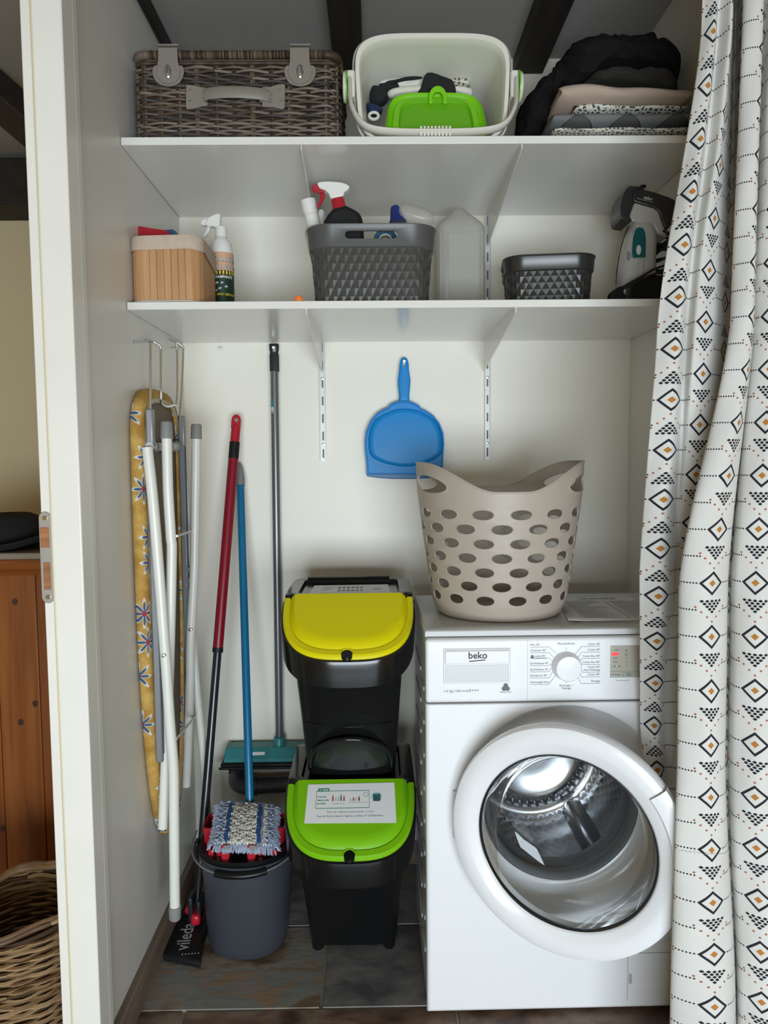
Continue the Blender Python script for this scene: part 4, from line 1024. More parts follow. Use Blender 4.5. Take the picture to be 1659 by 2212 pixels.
    for i, (cx_, cy_, rx, rz_, ry) in enumerate(((990, 1080, 215, 150, .05), (985, 1150, 205, 120, .055), (1000, 1290, 200, 90, .055), (985, 1420, 170, 110, .05), (960, 1540, 200, 60, .055), (1000, 1000, 190, 120, .045), (980, 1220, 212, 140, .06))):
        c = at(*cr([(cx_, cy_)])[0], Y=Y); kx = .12658*Y/1630; m = MB()
        m.tube([(c.x+rx*kx*math.cos(a), c.y+ry*math.sin(a), c.z+rz_*kx*math.sin(a+.5+i)) for a in [2*PI*k/28 for k in range(28)]], .0030, 7, closed=True); m.build('cable_loop', cable, t, smooth=80)
    def cb(pts): 
        m = MB(); m.tube(spline([at(*cr([(a, b_)])[0], Y=y) for a, b_, y in pts], 6), .0030, 7); m.build('cable', cable, t, smooth=80)
    cb([(1000, 1530, Yc-.02), (800, 1600, Yc-.035), (600, 1720, Yc-.05), (400, 1830, Yc-.06), (240, 1920, Yc-.065)])
    cb([(1000, 1620, Yc-.02), (800, 1680, Yc-.038), (560, 1790, Yc-.055), (360, 1890, Yc-.065), (220, 1960, Yc-.07)])
    MB().prism(X([(60, 1990), (150, 1930), (230, 1895), (265, 1950), (265, 2010), (360, 2090)], Yc-.07)[:5]+[(X([(360, 2070)], Yc-.07)[0][0], zs), (X([(20, 2070)], Yc-.07)[0][0], zs)], Yc-.085, Yc-.055).build('plug', black_plastic, t, bevel=.003)
    MB().box(at(*cr([(-160, 2060)])[0], Y=Yc-.07).x, at(*cr([(30, 2060)])[0], Y=Yc-.07).x, Yc-.082, Yc-.062, zs, zs+.007).build('plug_tail', black_plastic, t, bevel=.002)
steamer()
#@@PART3

# ------------------------------------------------------------------ wall screws
def screw(lab, tip, axis, L=.03):
    t = root('wall_screw', lab, 'screw', tip, 'screws in the closet walls'); p = Vector(tip); a = Vector(axis)
    MB().tube([p, p+a*L], .0016, 8).build('shank', zinc, t); MB().tube([p+a*L, p+a*(L+.0018)], [.0045, .0038], 12).build('head', zinc, t)
    MB().tube([p+a*.0002, p+a*.0016], .004, 10).build('collar', zinc, t)
q = at(290, 739, X=XL+.03); screw('steel screw nearest the viewer high on the left wall above the ironing board', (XL, 1.735, 1.478), (1, 0, 0), .036)
screw('steel screw deeper in high on the left wall above the ironing board', (XL, 2.06, 1.512), (1, 0, 0), .03)
q = at(474, 752, Y=YB-.02); screw('lone steel screw in the back wall left of the grey broom', (q.x, YB, q.z), (0, -1, 0), .02)
qb = at(592, 752, Y=YB-.03); screw('steel screw from which the grey broom hangs', (qb.x, YB, qb.z), (0, -1, 0), .042)
qd = at(873, 781, Y=YB-.02); screw('steel screw from which the blue dustpan hangs', (qd.x, YB, qd.z), (0, -1, 0), .026)

# ------------------------------------------------------------------ ironing board
def ironing_board():
    t = root('ironing_board', 'folded ironing board with yellow floral cover and white legs on the left wall', 'ironing board', (-.52, 1.83, .30))
    X0, X1 = XL+.004, XL+.030; yc = 1.835
    # outline in (y, z): rounded top, pointed nose at the bottom
    half = [(.0, 1.378), (.06, 1.376), (.11, 1.365), (.145, 1.338), (.163, 1.30), (.168, 1.24), (.168, 1.0), (.163, .80), (.150, .64), (.128, .50), (.098, .39), (.060, .315), (.03, .293), (0, .288)]
    hs = spline([Vector((a, b_)) for a, b_ in half], 5)
    out = [(yc-p.x, p.y) for p in hs]+[(yc+p.x, p.y) for p in reversed(hs[1:-1])]
    def ring(inset, x):
        c = Vector((yc, .85)); n = len(out); rs = []
        for i in range(n):
            p = Vector(out[i]); tn = (Vector(out[(i+1) % n])-Vector(out[i-1])).normalized(); nr = Vector((tn.y, -tn.x))
            if nr.dot(c-p) < 0: nr = -nr
            q_ = p+nr*inset; rs.append((x, q_.x, q_.y))
        return rs
    m = MB(); m.loft([ring(.006, X0), ring(0, X0+.004), ring(-.001, (X0+X1)/2), ring(.001, X1-.003), ring(.012, X1+.003), ring(.03, X1+.002), ring(.032, X1-.004)], True, False); m.build('cover', board_cover, t, smooth=60)
    m = MB(); m.loft([ring(.022, X1+.0032), ring(.027, X1+.0045), ring(.032, X1+.003)], False, False); m.build('cover_hem', M('cover_hem_cream', (.62, .55, .42), .9), t)
    # expanded-metal top seen from below
    m = MB(); m.loft([ring(.03, X1-.008), ring(.03, X1-.006)], True, True); m.build('backing', M('backing_brown', (.16, .12, .075), .9), t)
    ms = MB(); step = .0085
    def inside(y, z):
        for i in range(len(hs)-1):
            if hs[i].y >= z >= hs[i+1].y: return abs(y-yc) < hs[i].x-.03
        return False
    zz = .42
    while zz < 1.36:
        yy = yc-.165
        while yy < yc+.165:
            if inside(yy, zz) and inside(yy+step, zz+step*1.8): ms.add([(X1-.003, yy, zz), (X1-.003, yy+.0012, zz), (X1-.003, yy+step+.0012, zz+step*1.8), (X1-.003, yy+step, zz+step*1.8)], [(0, 1, 2, 3)])
            if inside(yy, zz+step*1.8) and inside(yy+step, zz): ms.add([(X1-.0031, yy+step, zz), (X1-.0031, yy+step+.0012, zz), (X1-.0031, yy+.0012, zz+step*1.8), (X1-.0031, yy, zz+step*1.8)], [(0, 1, 2, 3)])
            yy += step
        zz += step*1.8
    tag(ms.build('metal_mesh', M('mesh_metal', (.42, .36, .27), .4, .5), t, smooth=None), kind='stuff')
    # two long rails with latch teeth
    for y in (1.694, 1.972):
        m = MB(); m.box(X1+.004, X1+.020, y-.006, y+.006, .52, 1.315); rl = m.build('rail', steel_grey, t, bevel=.003)
        m = MB(); m.box(X1+.0202, X1+.022, y-.002, y+.002, .54, 1.30); m.build('rail_groove', M('rail_groove_dark', (.05, .05, .055), .5), rl)
        for k in range(8): 
            z = .72+k*.028; m = MB(); m.box(X1+.018, X1+.031, y+.006 if y < 1.8 else y-.010, y+.010 if y < 1.8 else y-.006, z, z+.016); m.build('latch_tooth', steel_grey, rl, bevel=.001)
        m = MB(); m.box(X1+.005, X1+.0225, y-.009, y+.009, 1.245, 1.325); m.build('rail_end', M('rail_end_grey', (.30, .305, .31), .35, .4), rl, bevel=.004)
    # chrome iron-rest wires used as hooks
    def wire(pts, r=.0028): MB().tube(spline([Vector(p) for p in pts], 5), r, 8).build('hook_wire', chrome, t, smooth=80)
    xa = X1+.012
    wire([(xa, 1.70, 1.30), (xa+.003, 1.70, 1.38), (xa+.005, 1.70, 1.455), (xa+.003, 1.702, 1.473), (xa-.012, 1.722, 1.481), (xa-.006, 1.745, 1.481), (xa+.012, 1.752, 1.472), (xa+.013, 1.754, 1.455), (xa+.012, 1.75, 1.36), (xa+.008, 1.765, 1.342), (xa+.006, 1.82, 1.338), (xa+.008, 1.87, 1.345)])
    wire([(xa+.008, 1.87, 1.345), (xa+.011, 1.895, 1.36), (xa+.013, 1.90, 1.49), (xa+.008, 1.905, 1.503), (xa-.012, 1.925, 1.512), (xa-.004, 1.95, 1.510), (xa+.012, 1.955, 1.500), (xa+.014, 1.957, 1.485), (xa+.008, 1.952, 1.38), (xa+.002, 1.948, 1.31)])
    # leg frames: poly-lines through the photographed tubes at their own depth
    def leg(pts, Y, nm, r=.0118, cap0=None, cap1=None):
        P = [at(a, b_, Y=Y+(c_[0] if c_ else 0)) for a, b_, *c_ in pts]
        o = MB().tube(spline(P, 6), r, 14).build(nm, tube_white, t, smooth=60)
        for cp, i, j in ((cap0, 0, 1), (cap1, -1, -2)):
            if cp:
                d = (P[i]-P[j]).normalized(); MB().tube([P[i]-d*.012, P[i]+d*(cp-.014), P[i]+d*(cp-.010)], [r*1.22, r*1.14, r*.95], 16).build('rubber_foot', cap_grey, o)
        return o, P
    l1, P1 = leg([(318, 966), (333, 1110), (356, 1400), (367, 1560), (375, 1660), (376, 1760), (378, 1968)], 1.672, 'leg', cap1=.03)
    l2, P2 = leg([(360, 936), (363, 1060), (369, 1160), (371, 1200), (366, 1420), (359, 1620), (352, 1788)], 1.71, 'leg', cap0=.036)
    l3, P3 = leg([(424, 938), (421, 1150), (419, 1240), (412, 1380), (410, 1500), (402, 1698)], 1.955, 'leg', cap0=.036)
    l4, P4 = leg([(391, 966), (398, 1060), (409, 1200), (413, 1330), (426, 1500), (440, 1640), (448, 1760), (452, 1830)], 1.985, 'leg', r=.0105)
    c0, c1 = at(322, 966, Y=1.685), at(388, 964, Y=1.975)
    m = MB(); m.tube([c0+(c1-c0)*k/4 for k in range(5)], .0105, 14); m.build('cross_tube', M('cross_tube_grey', (.5, .5, .48), .35, .2), t)
    for f in (.10, .55, .86):
        p = c0+(c1-c0)*f; d = (c1-c0).normalized(); MB().tube([p-d*.012, p+d*.012], .0135, 14).build('tube_clip', cap_grey, t)
    MB().tube([at(382, 1158, Y=1.71), at(414, 1147, Y=1.955)], .003, 8).build('brace_wire', tube_white, t)
    MB().tube([at(380, 1597, Y=1.675), at(424, 1545, Y=1.985)], .003, 8).build('brace_wire', tube_white, t)
    for px, py, Y in ((353, 1416, 1.657), (411, 1360, 1.94)):
        q = at(px, py, Y=Y); MB().lathe([(.0001, -.004), (.004, -.003), (.0052, .003)], 12, (q.x, q.y, q.z), 'Y').build('rivet', chrome, t)
ironing_board()

# ------------------------------------------------------------------ poles
def pole(P, Q, segs, t, n=18):
    """segs: (f0, f1, radius or (r0, r1), material, name)"""
    P, Q = Vector(P), Vector(Q)
    for f0, f1, r, mat, nm in segs:
        rs = [r, r] if not isinstance(r, (list, tuple)) else list(r); m = len(rs)-1
        MB().tube([P.lerp(Q, f0+(f1-f0)*k/m) for k in range(m+1)], rs, n).build(nm, mat, t, smooth=50)
def flat_mop_red():
    P = at(512, 895, Y=2.135); Q = at(426, 1950, Y=1.875)
    t = root('flat_mop', 'red-handled flat mop with a black plate leaning in the left corner', 'mop', (at(400, 2040, Z=0).x, 1.78, 0))
    L = (Q-P).length; f = lambda py: (at(0, py, Y=2).z, )[0]
    fz = lambda z: (P.z-z)/(P.z-Q.z)
    zA = P.lerp(Q, .062); 
    pole(P, Q, [(.028, .062, .0128, red_plastic, 'hang_tip'), (.062, .098, .0142, black_matte, 'grip'), (.0975, .50, .0140, red_paint, 'handle'), (.498, .508, .0145, black_matte, 'joint_ring'), (.50, .93, .0112, pole_black, 'lower_tube'), (.928, .97, (.0125, .010), black_matte, 'socket')], t)
    # ring-shaped tip with hanging hole
    d = (Q-P).normalized(); sx = Vector((1, 0, 0)); sx = (sx-d*sx.dot(d)).normalized(); c = P+d*.018
    out = [c+sx*(.0128*math.cos(a))-d*(.0155*math.sin(a)) for a in [PI*k/10 for k in range(11)]]+[c-sx*.0128+d*.022, c+sx*.0128+d*.022]
    hole = [c+sx*(.006*math.cos(a))-d*(.0075*math.sin(a)) for a in [2*PI*k/13 for k in range(13)]]
    nr = d.cross(sx); m = MB()
    for a, b_ in ((-.007, 1), (.007, 1)):
        pass
    n = 13
    m.loft([[p+nr*-.007 for p in hole], [p+nr*-.007 for p in out], [p+nr*.007 for p in out], [p+nr*.007 for p in hole], [p+nr*-.007 for p in hole]], False, False)
    m.build('hang_loop', red_plastic, t, smooth=50, bevel=.0015)
    # swivel and plate
    a = Q+Vector((0, 0, .012))
    MB().tube([P.lerp(Q, .955), P.lerp(Q, 1.0)], [.008, .0075], 12).build('swivel', black_plastic, t)
    q = P.lerp(Q, 1.0)
    MB().box(q.x-.012, q.x+.012, q.y-.03, q.y+.03, .026, .055).build('red_joint', red_plastic, t, bevel=.008, seg=3)
    MB().box(q.x-.040, q.x-.012, q.y+.02, q.y+.065, .024, .045).build('red_joint', red_plastic, t, bevel=.008, seg=3)
    MB().box(q.x-.020, q.x-.008, q.y-.02, q.y+.02, .03, .095).build('fork', pole_black, t, bevel=.004)
    MB().box(q.x+.002, q.x+.012, q.y-.02, q.y+.02, .03, .085).build('fork', pole_black, t, bevel=.004)
    c = [at(345, 2068, Z=.012), at(432, 2084, Z=.012), Vector((-.436, 1.80, 0)), Vector((-.440, 2.02, 0)), Vector((-.505, 2.02, 0)), Vector((-.520, 1.86, 0))]
    c = [Vector((max(v.x, XL+.018), v.y, 0)) for v in c]
    m = MB(); up = lambda s, z: [Vector((sum(p.x for p in c)/6+(p.x-sum(p_.x for p_ in c)/6)*s, sum(p_.y for p_ in c)/6+(p.y-sum(p_.y for p_ in c)/6)*s, z)) for p in c]
    m.loft([up(.98, .001), up(1, .004), up(1, .014), up(.96, .019), up(.80, .021)]); pl = m.build('mop_plate', black_matte, t, bevel=.002)
    p0 = at(402, 2052, Z=.0222); p1 = at(421, 1983, Z=.0222); ex = (p1-p0).normalized(); ey = Vector((-ex.y, ex.x, 0))
    text('lettering', 'vileda', (p1-p0).length/2.75, print_grey, pl, lambda x, y: p0+ex*x+ey*(y-.004), bold=.0006)
    for k in range(6):
        w_ = at(394+k*7, 2061-k*.5, Z=.0212); MB().box(w_.x-.0012, w_.x+.0012, w_.y-.0012, w_.y+.0012, .0205, .0216).build('plate_dimple', print_grey, pl)
flat_mop_red()

def broom():
    DZ = .011
    t = root('broom', 'grey-handled broom with teal head hanging on the back wall', 'broom', (-.283, 2.13, .33))
    P, Q = Vector((qb.x, 2.150, qb.z+.012)), Vector((at(604, 1610, Y=2.145).x, 2.145, .372))
    # black grip with hanging eye
    x, z = P.x, P.z; g = MB()
    out = [(x-.013, z), (x+.013, z), (x+.0125, z-.016), (x+.0105, z-.024), (x+.0125, z-.033), (x+.0125, z-.078), (x-.0125, z-.078), (x-.0125, z-.033), (x-.0105, z-.024), (x-.0125, z-.016)]
    g.prism(out, 2.143, 2.161); go = g.build('grip', black_matte, t, bevel=.003, seg=3)
    c = MB(); c.prism([(x-.005, z-.006), (x+.005, z-.006), (x+.0065, z-.012), (x+.0045, z-.024), (x-.0045, z-.024), (x-.0065, z-.012)], 2.1, 2.2); co = c.build('cut', black_matte); bpy.context.view_layer.update(); boolean(go, [co])
    pole(P, Q, [(.066, 1, .0112, pole_grey, 'handle')], t)
    a, b_ = P.lerp(Q, .135), P.lerp(Q, .195); m = MB(); st = MB()
    m.lathe([(.01128, a.z), (.01128, b_.z)], 8, (a.x, a.y, 0), 'Z', False, False, PI, 1.42*PI); s = m.build('sticker', paper, t)
    m = MB(); m.lathe([(.01135, a.z), (.01135, a.z-.02)], 8, (a.x, a.y, 0), 'Z', False, False, PI, 1.42*PI); m.build('sticker_band', teal_plastic, s)
    MB().lathe([(.0165, .358+DZ), (.0165, .392+DZ), (.0135, .397+DZ)], 20, (Q.x, Q.y-.006, 0)).build('socket', teal_plastic, t)
    hx = .155; hc = Q.x; y0, y1 = 2.100, 2.172
    m = MB(); _h = ([[(hc-hx, y0, .336), (hc+hx, y0, .336), (hc+hx, y1, .336), (hc-hx, y1, .336)], [(hc-hx, y0, .347), (hc+hx, y0, .347), (hc+hx, y1, .347), (hc-hx, y1, .347)], [(hc-hx+.004, y0+.02, .374), (hc+hx-.004, y0+.02, .374), (hc+hx-.004, y1-.006, .374), (hc-hx+.004, y1-.006, .374)]]); m.loft([[(a_, b2, c2+DZ) for a_, b2, c2 in r_] for r_ in _h]); m.build('broom_head', teal_plastic, t, bevel=.003)
    MB().box(hc-hx-.008, hc+hx+.008, y0-.004, y1+.004, .324+DZ, .3355+DZ).build('bumper', black_matte, t, bevel=.004)
    MB().tube([(hc-hx-.012, y0-.004, .322+DZ), (hc+hx+.012, y0-.004, .322+DZ)], .004, 8).build('bumper_lip', black_matte, t)
    br = MB()
    for i in range(120):
        xx = hc-hx+.004+i*(2*hx-.008)/119
        for yy in (y0+.006, y0+.035, y1-.008):
            br.add([(xx-.001, yy, .3235+DZ), (xx+.001, yy, .3235+DZ), (xx+R_.uniform(-.0015, .0015), yy-R_.uniform(0, .003), .3125+DZ+R_.uniform(0, .003))], [(0, 1, 2)])
    tag(br.build('bristles', black_matte, t, smooth=None), kind='stuff')
    q0, q1 = at(545, 1628, Y=2.104), at(572, 1621, Y=2.11)
    m = MB(); m.add([(q0.x, 2.1053, .3560+DZ), (q1.x, 2.1053, .3565+DZ), (q1.x, 2.1108, .3640+DZ), (q0.x, 2.1108, .3635+DZ)], [(0, 1, 2, 3)]); m.build('sticker', paper, t)
broom()

# drain pipe and broken holes in the plaster
def pipe():
    z, y = .268, 2.135; xe = at(515, 1690, Y=y).x
    t = root('drain_pipe', 'grey plastic drain pipe with elbow low on the back wall', 'pipe', (-.3, y, z-.026))
    arc = [(xe+.032-.032*math.sin(a), YB-.002-.043*(1-math.cos(a)) if False else y+.032*(1-math.sin(a)) if False else 0, 0) for a in [0]]
    pts = [(xe-.008, YB+.02, z+.010), (xe-.008, YB-.006, z+.008), (xe-.006, YB-.025, z+.005), (xe+.004, y+.003, z+.002), (xe+.025, y-.006, z), (xe+.05, y-.008, z)]
    MB().tube(spline(pts, 5), .0262, 20).build('elbow', pipe_grey, t, smooth=60)
    MB().tube([(xe+.047, y-.008, z), (xe+.056, y-.008, z)], .0282, 20).build('socket_ring', pipe_grey, t)
    MB().tube([(xe+.05, y-.008, z), (.07, y-.008, z+.016)], .0235, 20).build('pipe_run', pipe_grey, t, smooth=60)
    m = MB()
    for (cx, cz, r, nm) in ((xe-.010, z+.030, .032, 0), (at(507, 1622, Y=YB).x, at(507, 1620, Y=YB).z, .024, 1)):
        m = MB(); P = [(cx+r*(1+.15*math.sin(5*a+nm)+.08*math.sin(11*a))*math.cos(a), YB-.0006, cz+r*(1+.12*math.sin(4*a+1))*math.sin(a)) for a in [2*PI*k/28 for k in range(28)]]
        m.add(P, [tuple(range(28))]); m.build('plaster_hole', hole_dark, t, smooth=None)
pipe()

# ------------------------------------------------------------------ mop bucket
def ell(cx, cy, rx, ry, z, n=44, p=2.25):
    out = []
    for k in range(n):
        a = 2*PI*k/n; c_, s_ = math.cos(a), math.sin(a)
        out.append((cx+rx*abs(c_)**(2/p)*(1 if c_ > 0 else -1), cy+ry*abs(s_)**(2/p)*(1 if s_ > 0 else -1), z))
    return out
def bucket():
    cx, cy = -.330, 1.838; H = .258
    t = root('mop_bucket', 'dark blue-grey oval mop bucket with black rim and wire handle', 'bucket', (cx, cy, 0))
    m = MB(); S = [(.090, .086, .0), (.096, .092, .006), (.1015, .103, .07), (.112, .122, .20), (.117, .132, .246), (.1205, .136, .247), (.1215, .137, H)]
    I = [(.117, .132, H), (.114, .129, .24), (.1, .105, .03), (.094, .094, .012)]
    m.loft([ell(cx+.006*z/.25, cy, a, b_, z) for a, b_, z in S]+[ell(cx+.006*z/.25, cy, a, b_, z) for a, b_, z in I]); m.build('tub', bucket_grey, t, smooth=40)
    m = MB(); m.loft([ell(cx+.006, cy, .119, .135, H+.0005), ell(cx+.006, cy, .121, .138, H+.006), ell(cx+.006, cy, .117, .133, H+.012), ell(cx+.006, cy, .100, .112, H+.010), ell(cx+.006, cy, .092, .098, H-.015), ell(cx+.006, cy, .085, .09, H-.02)], True, True); ins = m.build('wringer_insert', black_plastic, t, smooth=40)
    for k in range(5):
        MB().box(cx-.06, cx+.07, cy-.098+k*.011, cy-.094+k*.011, H-.016, H-.008).build('drain_rib', black_plastic, ins, bevel=.001)
    # red wringer clamps
    for s, px in ((-1, 452), (1, 601)):
        q = at(px, 1800, Y=1.80); m = MB()
        x0, x1 = q.x-.014-(.0 if s < 0 else .02), q.x+.014+(.02 if s < 0 else 0)
        zt_ = at(px, 1772, Y=1.80).z-.018; zb_ = H-.004
        R2 = lambda z, o: [(x, y, z) for x, y in rr(x1-x0+o, .075+o, .012, 5, (x0+x1)/2, 1.835)]
        m.loft([R2(zb_, -.008), R2(zb_+.01, 0), R2(zt_, .006), R2(zt_, 0), R2(zb_+.012, -.006)], True, True); rc = m.build('wringer_clamp', red_plastic, ins, smooth=40)
    for px in (489, 545):
        q = at(px, 1845, Y=1.738); P = xz([(px-10, 1822), (px+10, 1822), (px+9, 1845), (px+4, 1860), (px-6, 1862), (px-10, 1845)], 1.735); m = MB(); m.prism(P, 1.722, 1.750); pr = m.build('red_prong', red_plastic, ins, bevel=.003)
        P = xz([(px-7, 1826), (px+8, 1826), (px+6, 1842), (px-5, 1846)], 1.7215); MB().prism(P, 1.7205, 1.7225).build('prong_pad', mid_grey, ins, bevel=.0008)
    for px in (457, 474, 563, 594):
        q = at(px, 1838, Y=1.75); MB().box(q.x-.006, q.x+.006, 1.742, 1.765, H-.01, q.z+.006).build('wringer_foot', red_plastic, ins, bevel=.002)
    # wire bail resting along the front rim
    L0, L1 = Vector((cx-.124, cy-.02, H+.006)), Vector((cx+.134, cy-.02, H+.004))
    pts = []
    for k in range(33):
        a = PI*k/32; pts.append(Vector((cx+.003-.132*math.cos(a)*(1+.06*math.sin(a)), cy+.02-.166*math.sin(a)**.75, H+.014-.026*math.sin(a))))
    m = MB(); m.tube(pts, .0024, 8); bl = m.build('bail_wire', M('bail_steel', (.30, .30, .31), .35, .6), t, smooth=80)
    m = MB(); m.tube([p+Vector((0, -.001, 0)) for p in pts[12:22]], .0078, 12); m.build('bail_grip', black_plastic, bl, smooth=60)
    MB().box(cx-.123, cx-.113, cy-.035, cy-.01, H-.03, H+.012).build('bail_ear', black_plastic, t, bevel=.003)
    MB().box(cx+.118, cx+.128, cy-.035, cy-.01, H-.03, H+.012).build('bail_ear', black_plastic, t, bevel=.003)
bucket()

# ------------------------------------------------------------------ blue mop with fringed pad
def blue_mop():
    P, Q = at(518, 1000, Y=2.158), at(540, 1745, Y=1.885)
    t = root('fringe_mop', 'blue-handled mop whose fringed blue and white pad rests on the bucket', 'mop', (Q.x, 1.82, .27))
    L = (P-Q).length
    pole(P, Q, [(.07, 1.03, .0108, blue_paint, 'handle'), (0, .072, (.003, .0085, .0106, .0122, .0125, .0125), mid_grey, 'hang_cap')], t)
    # pad: tilted rectangle, corners from the photograph at the heights it rests on
    A, B, C, D = at(463, 1830, Y=1.735), at(590, 1835, Y=1.735), at(592, 1748, Y=1.865), at(478, 1742, Y=1.865)
    def pad(u, v, h):
        p = (A*(1-u)+B*u)*(1-v)+(D*(1-u)+C*u)*v
        nrm = ((B-A).cross(D-A)).normalized()
        bow = .012*max(0, math.sin(PI*u))**.7*max(0, math.sin(PI*min(1, v+.08)))**.6
        return p+nrm*(h+bow+.006)
    N = 16; m = MB()
    for s, flip in ((0, 0), (-.012, 1)):
        b0 = len(m.v)
        for j in range(N+1):
            for i in range(N+1): m.v.append(pad(i/N, j/N, s))
        for j in range(N):
            for i in range(N): m.f.append((b0+j*(N+1)+i, b0+j*(N+1)+i+1, b0+(j+1)*(N+1)+i+1, b0+(j+1)*(N+1)+i))
    m.build('pad_base', M('pad_grey', (.52, .52, .52), .95), t, smooth=80)
    yw = M('yarn_white', (.74, .71, .64), .95); yb = M('yarn_grey_blue', (.40, .45, .58), .95); ybl = M('yarn_blue', (.012, .07, .22), .9)
    def loopset(nm, mat, cells, r, h, fringe=False):
        mb = MB()
        for (u, v, du, dv) in cells:
            p0 = pad(u, v, 0); p2 = pad(min(1.0, max(0, u+du)), min(1, max(0, v+dv)), 0)
            if fringe:
                d = (pad(u, v, 0)-pad(u-du, v-dv, 0)); d = d.normalized()*R_.uniform(.011, .018); 
                mid = p0+d*.6+Vector((0, 0, h*R_.uniform(.1, .6))); end = p0+d+Vector((R_.uniform(-.002, .002), 0, -h*R_.uniform(.4, 1.4)))
                mb.tube([p0, mid, end], [r, r, r*.7], 4)
            else:
                mid = (p0+p2)/2+((B-A).cross(D-A)).normalized()*h*R_.uniform(.7, 1.2)
                mb.tube([p0, mid+(p0-p2)*.25, mid+(p2-p0)*.25, p2], r, 4)
        tag(mb.build(nm, mat, t, smooth=80), kind='stuff')
    J = lambda s: R_.uniform(-s, s)
    cells = []
    for v in [i/26 for i in range(27)]:
        for u in (.27, .33, .39, .45, .51, .57, .63, .69): cells.append((u+J(.008), v+J(.01), .05*R_.choice((-1, 1)), J(.02)))
        for u in (.13, .83): cells.append((u+J(.01), v+J(.01), .05, J(.02)))
    loopset('white_loops', yw, cells, .0019, .009)
    cells = []
    for v in [i/30 for i in range(31)]:
        for u in (.02, .06, .10, .88, .92, .97): cells.append((u+J(.01), v+J(.01), .045*R_.choice((-1, 1)), J(.03)))
    loopset('grey_blue_loops', yb, cells, .0017, .009)
    cells = []
    for i in range(95):
        f = i/94
        cells += [(0.0, f, -.05, J(.02)), (1.0, f, .05, J(.02))]
        cells += [(f, 0.0, J(.02), -.05), (f, 1.0, J(.02), .05)]
    loopset('fringe', yb, cells+[(c[0], c[1], c[2], c[3]) for c in cells], .0015, .006, True)
    mb = MB()
    for u0 in (.19, .745):
        ring = []
        for j in range(N+1):
            v = j/N*.96+.02; wv = .012*math.sin(v*17+u0*9)
            ring.append([pad(u0-.034+wv, v, .0105), pad(u0+.034+wv, v, .0105), pad(u0+.034+wv, v, .003), pad(u0-.034+wv, v, .003)])
        mb.loft(ring)
    mb.build('blue_stripes', ybl, t, smooth=60)
    c = pad(.5, .5, -.02); MB().box(c.x-.045, c.x+.045, c.y-.05, c.y+.05, c.z-.022, c.z-.008).build('mop_plate', black_plastic, t, bevel=.003)
blue_mop()

